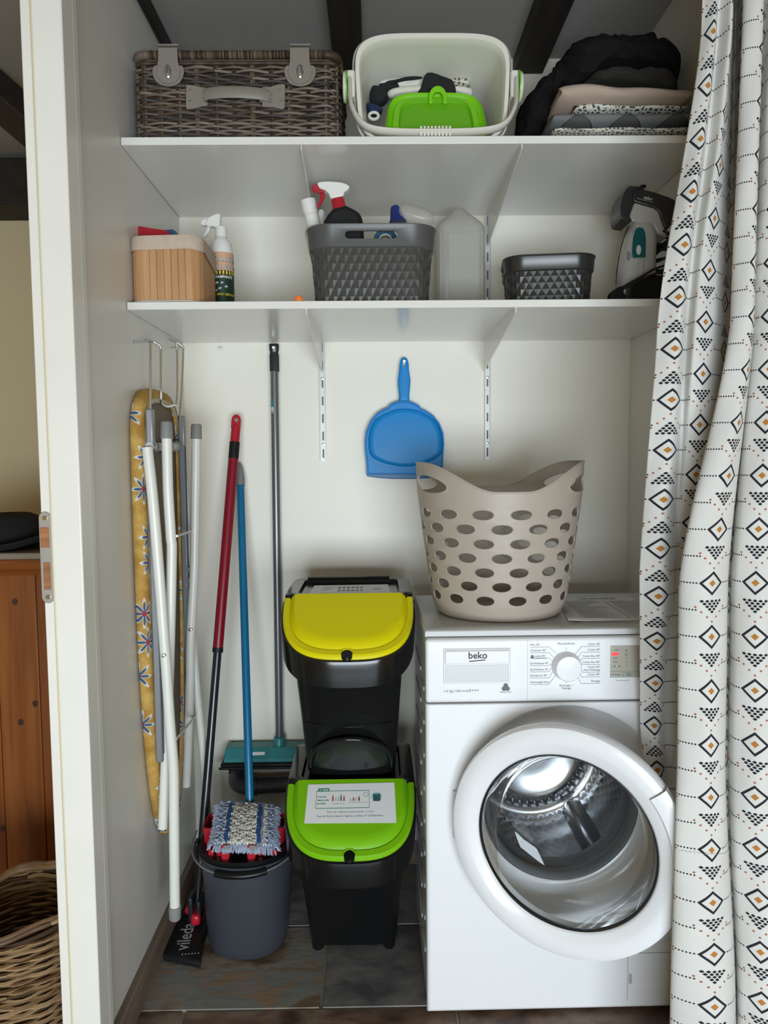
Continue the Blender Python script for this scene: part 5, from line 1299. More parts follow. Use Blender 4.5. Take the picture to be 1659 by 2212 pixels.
# ------------------------------------------------------------------ recycling bins
def bin_unit(nm, lab, z0, lid_mat, notch=True, arch=False, feet=False):
    cx = -.0625; hw = .150; yh, yb = 1.748, 1.990; zh = .4405; slope = .60; dep = .160
    t = root(nm, lab, 'bin', (cx, 1.86, z0), 'stacked recycling bins')
    def dcurve(s, n=48, p=3.0):
        """front D outline from right hinge end round to left hinge end; scaled about the hinge centre"""
        out = []
        for k in range(n+1):
            a = PI*k/n; c_, s_ = math.cos(a), math.sin(a)
            x = abs(c_)**(2/p)*(1 if c_ > 0 else -1); y = s_**(2/p)
            out.append((cx+x*hw*s, yh-y*dep*s))
        return out
    zl = lambda y: z0+zh-.004-(yh-y)*slope
    # lid: nested outlines
    m = MB(); rings = []
    for s, dz in ((.985, -.010), (.998, -.006), (1.0, 0), (.985, .003), (.915, .003), (.895, -.001), (.880, .005), (.83, .012), (.76, .0125)):
        rings.append([(x, y, zl(y)+dz) for x, y in dcurve(s)])
    m.loft(rings, False, True, False)
    lid = m.build('lid', lid_mat, t, smooth=30)
    q = lid.modifiers.new('s', 'SOLIDIFY'); q.thickness = .002; q.offset = -1; finalize(lid, 28)
    for f in (-.71, -.0, .71): MB().box(cx+f*.135-.0035, cx+f*.135+.0035, yh-.004, yh+.014, z0+zh-.004, z0+zh+.0035).build('hinge_tab', lid_mat, lid, bevel=.001)
    # finger notch
    yf = yh-dep; m = MB(); m.lathe([(.0125, -.003), (.0125, .0037)], 16, (0, 0, 0), 'Z', True, True, 0, 2*PI)
    m.v = [Vector((cx+v.x, yf+.0035+v.y*.8, zl(yf+.0035+v.y*.8)+v.z)) for v in m.v]; m.build('finger_notch', black_gloss, lid)
    m = MB(); m.tube([(cx+.0145*math.cos(a), yf+.0035+.0130*math.sin(a), zl(yf+.0035+.0130*math.sin(a))+.003) for a in [PI*k/14 for k in range(15)]], .0016, 6); m.build('notch_rim', lid_mat, lid)
    # collar: glossy band following the lid edge, plus flat back rim
    def ringD(s, off, zf, inset=0, back=None):
        yb_ = back if back is not None else yb
        d = [(x, y) for x, y in dcurve(s)]
        r = .03
        bk = [(cx-hw*s, yh+.05), (cx-hw*s, yb_-r), (cx-hw*s+r*.3, yb_-r*.3), (cx-hw*s+r, yb_), (cx+hw*s-r, yb_), (cx+hw*s-r*.3, yb_-r*.3), (cx+hw*s, yb_-r), (cx+hw*s, yh+.05)]
        return [(x, y, zf(y)+off) for x, y in d+bk]
    flat = lambda y: z0+zh-.004-(yh-y)*slope if y < yh else z0+zh-.004
    col = MB(); col.loft([ringD(.90, -.006, flat), ringD(1.0, -.008, flat), ringD(1.025, -.008, flat), ringD(1.03, -.014, flat), ringD(1.012, -.066, flat), ringD(.93, -.070, flat)], False, False)
    col.build('collar', black_gloss, t, smooth=40)
    # body
    bf = lambda k: [(x, y) for x, y in rr_d(k)]
    def rr_d(k):    # k 0 top .. 1 bottom
        w_, f_, b_ = hw*(.86-.14*k), yh-dep*.86+.158*k, yb-.006-.012*k
        r = .035; out = []
        n = 8
        out += [(cx+w_, b_-r)]+[(cx+w_-r+r*math.cos(a), b_-r+r*math.sin(a)) for a in [PI/2*j/n for j in range(1, n+1)]]
        out += [(cx-w_+r+r*math.cos(a), b_-r+r*math.sin(a)) for a in [PI/2+PI/2*j/n for j in range(0, n+1)]]
        out += [(cx-w_, f_+.055)]
        out += [(cx-w_*math.cos(PI/2*j/10)**.4, f_+.055-.055*math.sin(PI/2*j/10)**.7) for j in range(1, 11)]
        out += [(cx+w_*math.sin(PI/2*j/10)**.4, f_+.055-.055*math.cos(PI/2*j/10)**.7) for j in range(1, 11)]
        return out
    zbot = z0+(.022 if feet else .004)
    bd = MB(); K = 10; bd.loft([[(x, y, (zbot+(z0+zh-.075 if True else 0)*0)+(z0+zh-.03-zbot)*(1-k/K) - (0)) for x, y in rr_d(k/K)] for k in range(K+1)], False, True)
    # drop the front of the top edge below the sloping collar
    bd.v = [Vector((v.x, v.y, min(v.z, flat(v.y)-.03))) for v in bd.v]
    bo = bd.build('bin_body', black_plastic, t, smooth=45)
    # flat rear top with tray recess
    tp = MB(); W = hw*2.02
    def tr(w_, y0, y1, z, r=.02): return [(x, y, z) for x, y in rr(w_, y1-y0, r, 5, cx, (y0+y1)/2)]
    tp.loft([tr(W, yh+.006, yb+.002, z0+zh-.016), tr(W, yh+.006, yb+.002, z0+zh+.002), tr(W-.012, yh+.008, yb-.004, z0+zh+.006), tr(W-.062, yh+.018, yb-.024, z0+zh+.006, .014), tr(W-.070, yh+.022, yb-.028, z0+zh-.003, .012)], True, True)
    tp.build('rear_top', black_gloss, t, smooth=40)
    MB().tube([(cx-.115, yb-.012, z0+zh+.007), (cx+.1, yb-.012, z0+zh+.007)], .0045, 8).build('rear_bar', black_gloss, t)
    for f in (-.355, .355):
        MB().box(cx+f*.27-.036, cx+f*.27+.036, yh+.001, yh+.0095, z0+zh-.010, z0+zh+.0008).build('hinge_cover', black_gloss, t, bevel=.002)
    if arch:
        yf_ = yh-dep*.86+.137
        zA0, zA1 = z0+.028, z0+.115
        pts = [(cx-.097*math.cos(a), zA0+(zA1-zA0)*math.sin(a)**.8) for a in [PI*k/20 for k in range(21)]]
        m = MB(); ring = [Vector((x, yf_-.014-.32*(z-zA0)+.09*((x-cx)/.1)**2*.35, z)) for x, z in pts]; m.tube(ring, .006, 8); m.build('arch_ridge', black_gloss, t, smooth=80)
        m = MB(); rg = []
        for x, z in pts: rg.append(Vector((cx+(x-cx)*.94, yf_-.010-.32*(z-zA0)+.09*((x-cx)/.1)**2*.35, z)))
        base = [Vector((p.x, p.y+.32*(p.z-zA0), zA0)) for p in rg]
        m.loft([rg, base], False, False, False); m.build('arch_panel', M('arch_panel_black', (.016, .017, .019), .14), t, smooth=80)
        m = MB(); m.tube([Vector((cx-.10+.2*k/12, yf_-.058+.0315*((k-6)/6)**2, z0+.150)) for k in range(13)], .0012, 6); m.build('moulding_line', black_gloss, t)
    if feet:
        for sx in (-1, 1):
            for y in (1.794, 1.93):
                MB().lathe([(.0125, 0.0005), (.0145, .004), (.016, .03)], 16, (cx+sx*.088, y, 0)).build('foot', black_plastic, t)
    return t, zl, yh, dep, cx
b1, zl, yh, dep, bcx = bin_unit('recycling_bin', 'black recycling bin with green front lid at the bottom of the stack', 0, green_lid, feet=True)
b2, zl2, _, _, _ = bin_unit('recycling_bin', 'black recycling bin with yellow front lid on top of the stack', .4475, yellow_lid, arch=True)
# printed notice taped on the green lid
def lid_notice():
    x0, x1 = bcx-.101, bcx+.105; yA, yB = yh-.010, yh-.100
    F = lambda h: (lambda x, v: Vector((bcx+x, yA+(yB-yA)*v, zl(yA+(yB-yA)*v)+.0132+h)))   # v 0 top .. 1 bottom
    f = F(0)
    m = MB(); m.add([f(-.101, .02), f(.103, 0), f(.105, 1), f(-.103, .98)], [(0, 1, 2, 3)]); n = m.build('notice', paper, b1, smooth=None); q = n.modifiers.new('s', 'SOLIDIFY'); q.thickness = .0003
    g = F(.0005); LV = (Vector((0, yB-yA, zl(yB)-zl(yA)))).length
    def tx(body, size, x, v, mat, align='LEFT', bold=0): text('lettering', body, size, mat, n, lambda a, b_: g(x+a, v-b_/LV), align=align, bold=bold)
    m = MB()
    for (a, b_, c, d) in ((-.080, .044, .19, .205), (-.080, .044, .62, .635), (-.080, -.079, .19, .635), (.043, .044, .19, .635)): m.add([g(a, c), g(b_, c), g(b_, d), g(a, d)], [(0, 1, 2, 3)])
    m.add([g(-.076, .13), g(-.050, .13), g(-.050, .215), g(-.076, .215)], [(0, 1, 2, 3)]); m.build('green_frame', print_green, n, smooth=None)
    g0 = g; g = F(.0008); tx('À TRIER', .0062, -.0735, .20, print_white, bold=.0002); g = g0
    for i, s in enumerate(('TOUS LES', 'EMBALLAGES', 'EN VERRE')): tx(s, .0046, -.0770, .36+i*.085, print_green, bold=.0002)
    tx('Bouteilles en verre', .0035, -.040, .53, print_black); tx('Pots, bocaux et flacons en verre', .0033, -.004, .50, print_black)
    tx('Point de collecte le plus proche : à 1km', .0066, .0, .74, print_black, 'CENTER'); tx("Rue de l'École (devant l'église), Le Béas, 47 230 Barbaste", .0066, .0, .84, print_black, 'CENTER')
    for i, (x, h, mt) in enumerate(((-.041, .018, print_red), (-.034, .012, print_grey), (-.028, .015, print_grey), (-.022, .019, print_green), (-.015, .015, print_red), (.000, .007, print_grey), (.007, .010, print_red), (.013, .010, print_grey), (.020, .013, M('amber_print', (.12, .06, .02), .6)))):
        m = MB(); vb = .455; hv = h/LV
        m.add([g(x-.0018, vb), g(x+.0018, vb), g(x+.0018, vb-hv*.6), g(x+.0007, vb-hv*.75), g(x+.0007, vb-hv), g(x-.0007, vb-hv), g(x-.0007, vb-hv*.75), g(x-.0018, vb-hv*.6)], [tuple(range(8))]); m.build('bottle_picture', mt, n, smooth=None)
    m = MB(); m.add([g(.061+.0125*math.cos(a), .36+.0125/LV*math.sin(a)) for a in [2*PI*k/24 for k in range(24)]], [tuple(range(24))]); m.build('pale_disc', M('pale_teal_print', (.42, .58, .55), .6), n, smooth=None)
    g = F(.0008); m = MB(); m.add([g(.0525, .29), g(.0695, .29), g(.0695, .47), g(.0525, .47)], [(0, 1, 2, 3)]); m.build('container_picture', M('container_print', (.03, .10, .11), .6), n, smooth=None)
    m = MB(); m.add([g(.0545, .305)+Vector((0, 0, .0003)), g(.0675, .305)+Vector((0, 0, .0003)), g(.0675, .335)+Vector((0, 0, .0003)), g(.0545, .335)+Vector((0, 0, .0003))], [(0, 1, 2, 3)]); m.build('container_stripe', print_green, n, smooth=None)
    m = MB(); rg = [g(.036+.0055*math.cos(a), .30+.0055/LV*math.sin(a)) for a in [2*PI*k/20 for k in range(20)]]; m.tube(rg, .0003, 4, closed=True); m.build('picture_ring', print_black, n)
lid_notice()
def top_notice():
    z = .4475+.4405-.0024; x0, x1, y0, y1 = bcx-.098, bcx+.101, 1.778, 1.905
    t = root('sorting_notice', 'printed white sorting notice lying on top of the yellow-lidded bin', 'notice', (bcx, 1.85, z))
    m = MB(); m.add([(x0, y0, z), (x1, y0, z), (x1-.006, y1, z+.004), (x0+.006, y1, z+.003)], [(0, 1, 2, 3)]); o = m.build('paper_sheet', paper, t, smooth=None); q = o.modifiers.new('s', 'SOLIDIFY'); q.thickness = .0004; q.offset = -1
    F = lambda x, v: Vector((bcx+x, y0+(y1-y0)*v, z+.0008+.0035*v))
    def rule(a, b_, v0, v1, mt): m = MB(); m.add([F(a, v0), F(b_, v0), F(b_, v1), F(a, v1)], [(0, 1, 2, 3)]); m.build('print_rule', mt, o, smooth=None)
    for (a, b_, c, d) in ((-.07, .045, .22, .23), (-.07, .045, .86, .87), (-.07, -.069, .22, .87), (.044, .045, .22, .87)): rule(a, b_, c, d, print_grey)
    for i in range(3): rule(-.066, -.040-.006*i, .76-.12*i, .79-.12*i, print_grey)
    for i in range(6): rule(-.03+i*.011, -.023+i*.011, .62+.02*(i % 2), .80, panel_print)
    for i in range(6): rule(-.03+i*.011, -.022+i*.011, .38, .50, panel_print)
    rule(-.055, .052, .10, .135, print_grey)
    m = MB(); m.add([F(.066+.013*math.cos(a), .58+.10*math.sin(a)) for a in [2*PI*k/20 for k in range(20)]], [tuple(range(20))]); m.build('print_disc', print_grey, o, smooth=None)
top_notice()

# ------------------------------------------------------------------ dustpan
def dustpan():
    Y = YB-.004
    t = root('dustpan', 'sky blue plastic dustpan hanging on the back wall', 'dustpan', (at(873, 1030, Y=Y).x, Y, at(873, 1030, Y=Y).z))
    cr = crop(740, 740, .33755)
    X = lambda pts, Y_: xz(cr(pts), Y_)
    out = [(155, 845), (150, 760), (143, 700), (140, 640), (148, 570), (175, 505), (215, 455), (262, 425), (290, 415), (300, 398), (325, 385), (345, 378), (370, 372), (420, 372), (440, 378), (462, 388), (490, 402), (500, 420), (530, 432), (580, 465), (620, 515), (645, 580), (650, 650), (645, 720), (640, 845)]
    c0 = Vector((397, 640))
    def rg(s, y, sz=None, base=845):
        pts = [(c0.x+(a-c0.x)*s, c0.y+(b_-c0.y)*s) for a, b_ in out]; return [(x, y, z) for x, z in X(pts, Y-.02)]
    m = MB(); m.loft([rg(1.0, Y-.001), rg(1.0, Y-.026), rg(.985, Y-.030), rg(.965, Y-.030), rg(.95, Y-.026)], True, True); m.build('pan', blue_plastic, t, smooth=40)
    # shallow raised belly with oval lower edge
    ov = [(165, 640), (172, 570), (200, 505), (250, 465), (320, 435), (360, 425), (430, 425), (480, 435), (545, 465), (600, 510), (630, 580), (638, 650), (630, 712), (580, 750), (500, 780), (400, 793), (300, 780), (220, 752), (175, 715)]
    so = smooth2(ov); cc = Vector((400, 620))
    def r2(s, y): return [(x, y, z) for x, z in X([(cc.x+(a-cc.x)*s, cc.y+(b_-cc.y)*s) for a, b_ in so], Y-.02)]
    m = MB(); m.loft([r2(1.0, Y-.0262), r2(.985, Y-.030), r2(.95, Y-.0335), r2(.85, Y-.0345), r2(.05, Y-.0345)], False, True); m.build('pan_belly', blue_plastic, t, smooth=50)
    m = MB(); m.prism(X([(152, 832), (643, 832), (640, 852), (560, 866), (480, 872), (320, 872), (230, 866), (158, 856)], Y-.012), Y-.024, Y-.001); m.build('lip', M('dustpan_lip_blue', (.006, .12, .32), .4), t, bevel=.002)
    hd = [(358, 400), (362, 340), (355, 280), (354, 240), (362, 180), (366, 130), (375, 102), (394, 91), (412, 102), (422, 130), (425, 180), (434, 240), (432, 280), (426, 340), (430, 400), (395, 418)]
    m = MB(); m.prism(smooth2(X(hd, Y-.015)) if False else X(hd, Y-.015), Y-.024, Y-.004); ho = m.build('handle', blue_plastic, t, bevel=.006, seg=3)
    c = MB(); c.prism(X([(384, 155), (386, 132), (388, 112), (396, 107), (402, 112), (404, 132), (406, 155)], Y-.015), Y-.1, Y+.02); co = c.build('cut', blue_plastic); 
    bpy.context.view_layer.update(); boolean(ho, [co])
dustpan()
#@@PART4

# ------------------------------------------------------------------ washing machine
MX, MY, MROT = .1037, 1.5534, .0060
MD = .415
def machine():
    t = local_root('washing_machine', 'white front-loading washing machine with its round door ajar', 'washing machine', (MX, MY, 0), MROT)
    W, H, ZP, ZT = .596, .833, .697, .849
    cx, cz, R = .294, .458, .2300
    # cabinet sides, back and bottom
    m = MB(); m.box(.002, .010, .022, MD, .012, H); m.box(W-.010, W-.002, .022, MD, .012, H); m.box(.010, W-.010, MD-.006, MD, .012, H); m.box(.010, W-.010, .022, MD, .012, .02)
    cab = m.build('cabinet', enamel_side, t, bevel=.001)
    for k in range(9):
        z = .10+k*.075; MB().box(-.0005, .003, .07, .135+.0*k, z, z+.010).build('side_rib', enamel_side, cab, bevel=.0012)
        MB().box(-.0005, .003, .17, .36, z+.018, z+.028).build('side_rib', enamel_side, cab, bevel=.0012)
    # front sheet with round opening
    def plate(x0, x1, z0, z1, N=96):
        angs = sorted([2*PI*k/N for k in range(N)]+[math.atan2(z-cz, x-cx) % (2*PI) for x in (x0, x1) for z in (z0, z1)])
        ci, ou = [], []
        for a in angs:
            c_, s_ = math.cos(a), math.sin(a); ci.append((cx+R*c_, cz+R*s_))
            tx = ((x1-cx)/c_ if c_ > 1e-9 else (x0-cx)/c_ if c_ < -1e-9 else 1e9); tz = ((z1-cz)/s_ if s_ > 1e-9 else (z0-cz)/s_ if s_ < -1e-9 else 1e9)
            q = min(tx, tz); ou.append((cx+q*c_, cz+q*s_))
        return ci, ou
    e = .007
    ci, ou = plate(e, W-e, .010+e, ZP-.0035-.002)
    def grow(p, x0, x1, z0, z1): 
        return (min(max(p[0]+(p[0]-cx)*10, x0), x1) if abs(p[0]-e) < 1e-6 or abs(p[0]-(W-e)) < 1e-6 else p[0], p[1])
    m = MB(); rim = [(0.0 if abs(p[0]-e) < 1e-6 else W if abs(p[0]-(W-e)) < 1e-6 else p[0], .010 if abs(p[1]-.010-e) < 1e-6 else ZP-.0035 if abs(p[1]-(ZP-.0055)) < 1e-6 else p[1]) for p in ou]
    mid = [((a[0]*.35+b_[0]*.65), (a[1]*.35+b_[1]*.65)) for a, b_ in zip(ou, rim)]
    m.loft([[(x, .0, z) for x, z in ci], [(x, 0, z) for x, z in ou], [(x, .0022, z) for x, z in mid], [(x, .007, z) for x, z in rim], [(x, .022, z) for x, z in rim]], False, False)
    fr = m.build('front_sheet', enamel, t, smooth=12)
    m = MB(); m.lathe([(R, 0), (R-.004, .004), (R-.012, .020), (R-.045, .028), (.172, .030), (.168, .034)], 96, (cx, 0, cz), 'Y', False, False); m.build('door_recess', enamel, fr, smooth=50)
    m = MB(); m.lathe([(.1685, .033), (.170, .026), (.164, .020), (.156, .024), (.152, .038), (.158, .055), (.150, .070), (.150, .085), (.170, .088)], 80, (cx, 0, cz), 'Y', False, False); m.build('door_gasket', gasket_mat, fr, smooth=60)
    # drum
    def dr(u, v, h):
        a = 2*PI*u; y = .082+.25*v; r = .178-h-.004*math.cos(v*PI*2)*0
        return (cx+r*math.cos(a), y, cz+r*math.sin(a))
    m = MB(); facets(m, dr, 44, 14, .0055); d = m.build('drum', steel, t, smooth=60)
    m = MB(); m.lathe([(.150, .080), (.166, .079), (.178, .084)], 64, (cx, 0, cz), 'Y', False, False); m.build('drum_lip', steel, d, smooth=60)
    m = MB(); m.lathe([(.178, .332), (.168, .340), (.155, .338), (.148, .326), (.120, .318), (.110, .326), (.05, .330), (.001, .331)], 64, (cx, 0, cz), 'Y', False, True); m.build('drum_back', steel, d, smooth=50)
    bs = MB()
    for row, rr_ in ((0, .128), (1, .139)):
        for k in range(44):
            a = 2*PI*(k+.5*row)/44; bs.lathe([(.0001, .3185), (.0022, .3195), (.0032, .325)], 8, (cx+rr_*math.cos(a), 0, cz+rr_*math.sin(a)), 'Y')
    tag(bs.build('drum_bosses', chrome, d, smooth=60), kind='stuff')
    for k in range(3):
        a0 = math.radians(65+120*k); rg = []
        for y in (.10, .14, .22, .28, .31):
            hh = .045*math.sin(PI*min(1, (y-.09)/.24))**.5
            rg.append([(cx+(.177-hh*f)*math.cos(a0+o), y, cz+(.177-hh*f)*math.sin(a0+o)) for o, f in ((-.16, 0), (-.07, .75), (0, 1), (.07, .75), (.16, 0))])
        m = MB(); m.loft(rg, True, True, False); m.build('drum_paddle', steel, d, smooth=60)
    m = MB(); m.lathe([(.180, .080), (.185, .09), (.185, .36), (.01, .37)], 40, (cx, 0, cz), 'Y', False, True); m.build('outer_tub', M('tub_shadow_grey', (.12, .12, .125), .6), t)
    # lid / worktop
    m = MB(); m.loft([[(0, .014, H+.001), (W, .014, H+.001), (W, MD, H+.001), (0, MD, H+.001)], [(0, .012, ZT-.003), (W, .012, ZT-.003), (W, MD, ZT-.003), (0, MD, ZT-.003)], [(.004, .018, ZT), (W-.004, .018, ZT), (W-.004, MD-.004, ZT), (.004, MD-.004, ZT)], [(.040, .045, ZT), (W-.040, .045, ZT), (W-.040, MD-.03, ZT), (.040, MD-.03, ZT)], [(.044, .049, ZT-.002), (W-.044, .049, ZT-.002), (W-.044, MD-.034, ZT-.002), (.044, MD-.034, ZT-.002)]])
    m.build('top_panel', M('top_panel_white', (.66, .665, .67), .25), t, bevel=.0012)
    # control fascia
    m = MB(); m.box(0, W, -.004, .022, ZP, H); cp = m.build('control_panel', door_white, t, bevel=.007, seg=4)
    m = MB(); m.box(.2135, .2143, -.0043, -.0035, ZP+.002, H-.004); m.build('panel_seam', M('seam_shade', (.45, .46, .47), .6), cp)
    # drawer
    x0, x1, z0, z1 = .037, .178, .738, .813
    m = MB(); m.box(x0, x1, -.0075, -.0005, z0, z1); dw = m.build('detergent_drawer', M('drawer_white', (.80, .80, .80), .2), t, bevel=.002)
    m = MB(); m.box(x0+.004, x1-.004, -.0082, -.0065, z0+.004, z0+.041); m.build('drawer_recess', M('drawer_recess_grey', (.60, .61, .62), .3), dw, bevel=.0015)
    m = MB(); m.box(x0+.003, x1-.003, -.0115, -.006, z1-.032, z1-.003); m.build('drawer_grip', door_white, dw, bevel=.0025, seg=3)
    def T(y): return lambda x, z: (lambda a, b_: Vector((x+a, y, z+b_)))
    p = T(-.0047)
    def tx(s, size, x, z, al='LEFT', y=-.0047, mat=panel_print, bold=0, sh=0): text('lettering', s, size, mat, cp, T(y)(x, z), align=al, bold=bold, shear=sh)
    tx('beko', .020, .088, .7935, y=-.0119, mat=print_black, bold=.0003)
    m = MB(); m.add([(.090, -.0119, .7865), (.124, -.0119, .7893), (.124, -.0119, .7912), (.090, -.0119, .7885)], [(0, 1, 2, 3)]); m.build('logo_stroke', print_black, cp, smooth=None)
    tx('1-6 kg', .0080, .036, .7205); tx('|', .0085, .0575, .7205); tx('1200 t/mn', .0066, .0605, .7208); tx('|', .0085, .0865, .7205); tx('A+++', .0092, .0895, .7205)
    m = MB()   # wool mark
    for k in range(3):
        a = PI/2+2*PI*k/3; c = (.168+.0042*math.cos(a), .7285+.0042*math.sin(a)); m.add([(c[0]+.0050*math.cos(q), -.0047-.0001*k, c[1]+.0050*math.sin(q)) for q in [2*PI*j/16 for j in range(16)]], [tuple(range(16))])
    m.build('wool_mark', panel_print, cp, smooth=None); tx('APPAREL CARE', .0036, .1555, .7175)
    Lf = [('Mini 30°', .8170), ('Chemises 40°', .8050), ('Laine 40°', .7930), ('Synthétique 40°', .7775), ('Synthétique 20°', .7645), ('Doudoune 40°', .7515), ('Nettoyage Auto', .7375)]
    Rt = [('Coton 20°', .8170), ('Coton 40°', .8050), ('Coton Eco 40°', .7915), ('Coton Eco 60°', .7785), ('Coton 60°', .7680), ('Coton 90°', .7520), ('Rinçage', .7380)]
    for s, z in Lf: tx(s, .0062, .219 if s != 'Laine 40°' else .2285, z)
    tx('Lavage Main 40°', .0040, .2285, .7895); tx('Avec Prélavage', .0058, .367, .7620, 'RIGHT')
    m = MB()
    for k in range(3):
        a = PI/2+2*PI*k/3; c = (.2235+.0018*math.cos(a), .7935+.0018*math.sin(a)); m.add([(c[0]+.0023*math.cos(q), -.0047-.0001*k, c[1]+.0023*math.sin(q)) for q in [2*PI*j/12 for j in range(12)]], [tuple(range(12))])
    m.build('wool_symbol', panel_print, cp, smooth=None)
    for s, z in Rt: tx(s, .0062, .367, z, 'RIGHT')
    tx('Marche/Arrêt', .0066, .2945, .8185, 'CENTER'); tx('Essorage +', .0064, .2955, .7295, 'CENTER'); tx('Vidange', .0064, .2955, .7235, 'CENTER')
    kx, kz, kr = .295, .773, .0275
    def rule(x0_, z0_, x1_, z1_):
        d = Vector((x1_-x0_, 0, z1_-z0_)); d.normalize(); n_ = Vector((-d.z, 0, d.x))*.0003; a, b_ = Vector((x0_, -.0047, z0_)), Vector((x1_, -.0047, z1_)); ru = MB(); ru.add([a-n_, b_-n_, b_+n_, a+n_], [(0, 1, 2, 3)]); ru.build('selector_rule', panel_print, cp, smooth=None)
    for (s, z), ang in zip(Lf, (127, 145, 160, 172, 188, 203, 222)):
        ex, ez = kx+(kr+.004)*math.cos(math.radians(ang)), kz+(kr+.004)*math.sin(math.radians(ang)); zz = z-.0032; xb = min(.219+.040, ex-.004) ; rule(.219, zz, xb, zz); rule(xb, zz, ex, ez)
    for (s, z), ang in zip(Rt, (53, 35, 20, 8, -8, -23, -42)):
        if s == 'Coton 60°': z -= .006
        ex, ez = kx+(kr+.004)*math.cos(math.radians(ang)), kz+(kr+.004)*math.sin(math.radians(ang)); zz = z-.0032; xb = max(.367-.040, ex+.004); rule(.367, zz, xb, zz); rule(xb, zz, ex, ez)
    rule(kx, kz+kr+.004, kx, kz+kr+.012); rule(kx, kz-kr-.004, kx, kz-kr-.010)
    m = MB(); m.lathe([(kr+.0035, -.004), (kr+.002, -.010), (kr+.0005, -.012), (kr, -.026), (kr-.002, -.0285), (.001, -.0295)], 48, (kx, 0, kz), 'Y', False, True); kb = m.build('selector_knob', door_white, t, smooth=40)
    # display
    m = MB(); m.box(.388, .520, -.0048, -.003, .7465, .8150); dp = m.build('display', lcd, t, bevel=.0006)
    def td(s, size, x, z, al='LEFT', mat=panel_print): text('lettering', s, size, mat, dp, T(-.0052)(x, z), align=al)
    for s, z in (('1200', .8035), ('800', .7865), ('600', .7785)): td(s, .0060, .394, z)
    for k, s in enumerate(('9', '6', '3')): td(s, .0058, .4205, .7865-.008*k)
    td('1000', .0060, .394, .7950, mat=M('red_lit_print', (.7, .05, .05), .5))
    m = MB(); m.add([(.390, -.0051, .7935), (.405, -.0051, .7935), (.405, -.0051, .8003), (.390, -.0051, .8003)], [(0, 1, 2, 3)]); m.build('speed_light', lens_mat, dp, smooth=None)
    m = MB(); m.add([(.4525, -.0052, .8035), (.4565, -.0052, .8060), (.4565, -.0052, .8010)], [(0, 1, 2)]); m.build('play_light', lens_mat, dp, smooth=None)
    for k, (a, b_) in enumerate(((.389, .4145), (.4155, .4405), (.4415, .470), (.471, .519))):
        m = MB(); m.box(a, b_, -.0062, -.0046, .7470, .7600); m.build('key', M('key_grey', (.40, .39, .34), .35), dp, bevel=.0005)
    text('lettering', 'Essorage', .0052, panel_print, dp, T(-.0066)(.391, .7525)); text('lettering', 'Départ', .0050, panel_print, dp, T(-.0066)(.4205, .7548)); text('lettering', 'Différé', .0050, panel_print, dp, T(-.0066)(.4205, .7500))
    text('lettering', 'Départ', .0050, panel_print, dp, T(-.0066)(.447, .7548)); text('lettering', 'Pause', .0050, panel_print, dp, T(-.0066)(.447, .7500))
    ic = MB()
    for z in (.8045, .7955): 
        ic.box(.4195, .4235, -.0053, -.0047, z-.002, z-.0014); ic.box(.4195, .4235, -.0053, -.0047, z+.0014, z+.002); ic.box(.4195, .4201, -.0053, -.0047, z-.002, z+.002); ic.box(.4229, .4235, -.0053, -.0047, z-.002, z+.002)
    for z in (.7955, .7865, .7795, .772): ic.box(.4525, .4565, -.0053, -.0047, z-.0008, z+.0008)
    for x in (.397, .407): ic.box(x-.002, x+.002, -.0053, -.0047, .7695, .7715); ic.box(x-.0004, x+.0004, -.0053, -.0047, .7715, .7735)
    ic.build('display_icons', panel_print, dp)
    br = MB(); br.box(.402, .412, -.0047, -.0042, .7398, .7403); br.box(.4185, .428, -.0047, -.0042, .7398, .7403); br.box(.402, .4025, -.0047, -.0042, .7398, .7420); br.box(.4275, .428, -.0047, -.0042, .7398, .7420); br.build('lock_bracket', panel_print, cp)
    tx('3 sec', .0035, .4115, .7392)
    # kick flap low on the right
    fx = .437; m = MB(); m.box(fx, W-.006, -.0014, .002, .052, .135); kf = m.build('filter_flap', enamel, t, bevel=.001)
    m = MB(); m.box(fx-.0014, fx-.0004, -.0006, .001, .028, .146); m.box(fx, W-.004, -.0006, .001, .1356, .1366); m.build('flap_gap', M('gap_shade', (.32, .33, .35), .7), t)
    m = MB(); m.box(fx+.001, fx+.008, -.003, -.0012, .068, .090); m.build('flap_latch', M('latch_grey', (.45, .46, .48), .3), kf, bevel=.0008)
    # sticker on recess
    a0, a1 = math.radians(128), math.radians(150); m = MB()
    n = 10; r0, r1 = R-.018, R-.040
    f = lambda r, a: (cx+r*math.cos(a), .0205+(R-.012-r)*.23, cz+r*math.sin(a))
    m.loft([[f(r0, a0+(a1-a0)*k/n) for k in range(n+1)], [f(r1, a0+(a1-a0)*k/n) for k in range(n+1)]], False, False, False); m.build('rating_sticker', M('sticker_silver', (.42, .43, .45), .4), fr)
    # ---------------- door, hinged on the left, ajar
    th = math.radians(27.5); hx, hy = cx-R-.002, -.004
    du, dn = Vector((math.cos(th), -math.sin(th), 0)), Vector((-math.sin(th), -math.cos(th), 0)); Z = Vector((0, 0, 1))
    RD = R+.003; c0 = Vector((hx, hy, cz))+du*(RD+.003)
    def D(r, a, n): return c0+du*(r*math.cos(a))+Z*(r*math.sin(a))+dn*n
    def lath(prof, n=96, a0=0, a1=2*PI):
        full = abs(a1-a0-2*PI) < 1e-6; m = MB(); m.loft([[D(r, a0+(a1-a0)*k/n, h) for k in range(n if full else n+1)] for r, h in prof], False, False, full); return m
    door = lath([(.172, .0), (RD-.012, .0), (RD, .006), (RD, .022), (RD-.004, .030), (RD-.014, .034), (RD-.034, .0345), (RD-.036, .0335), (.180, .030), (.1757, .026), (.172, .016), (.172, 0)]).build('door', door_white, t, smooth=40)
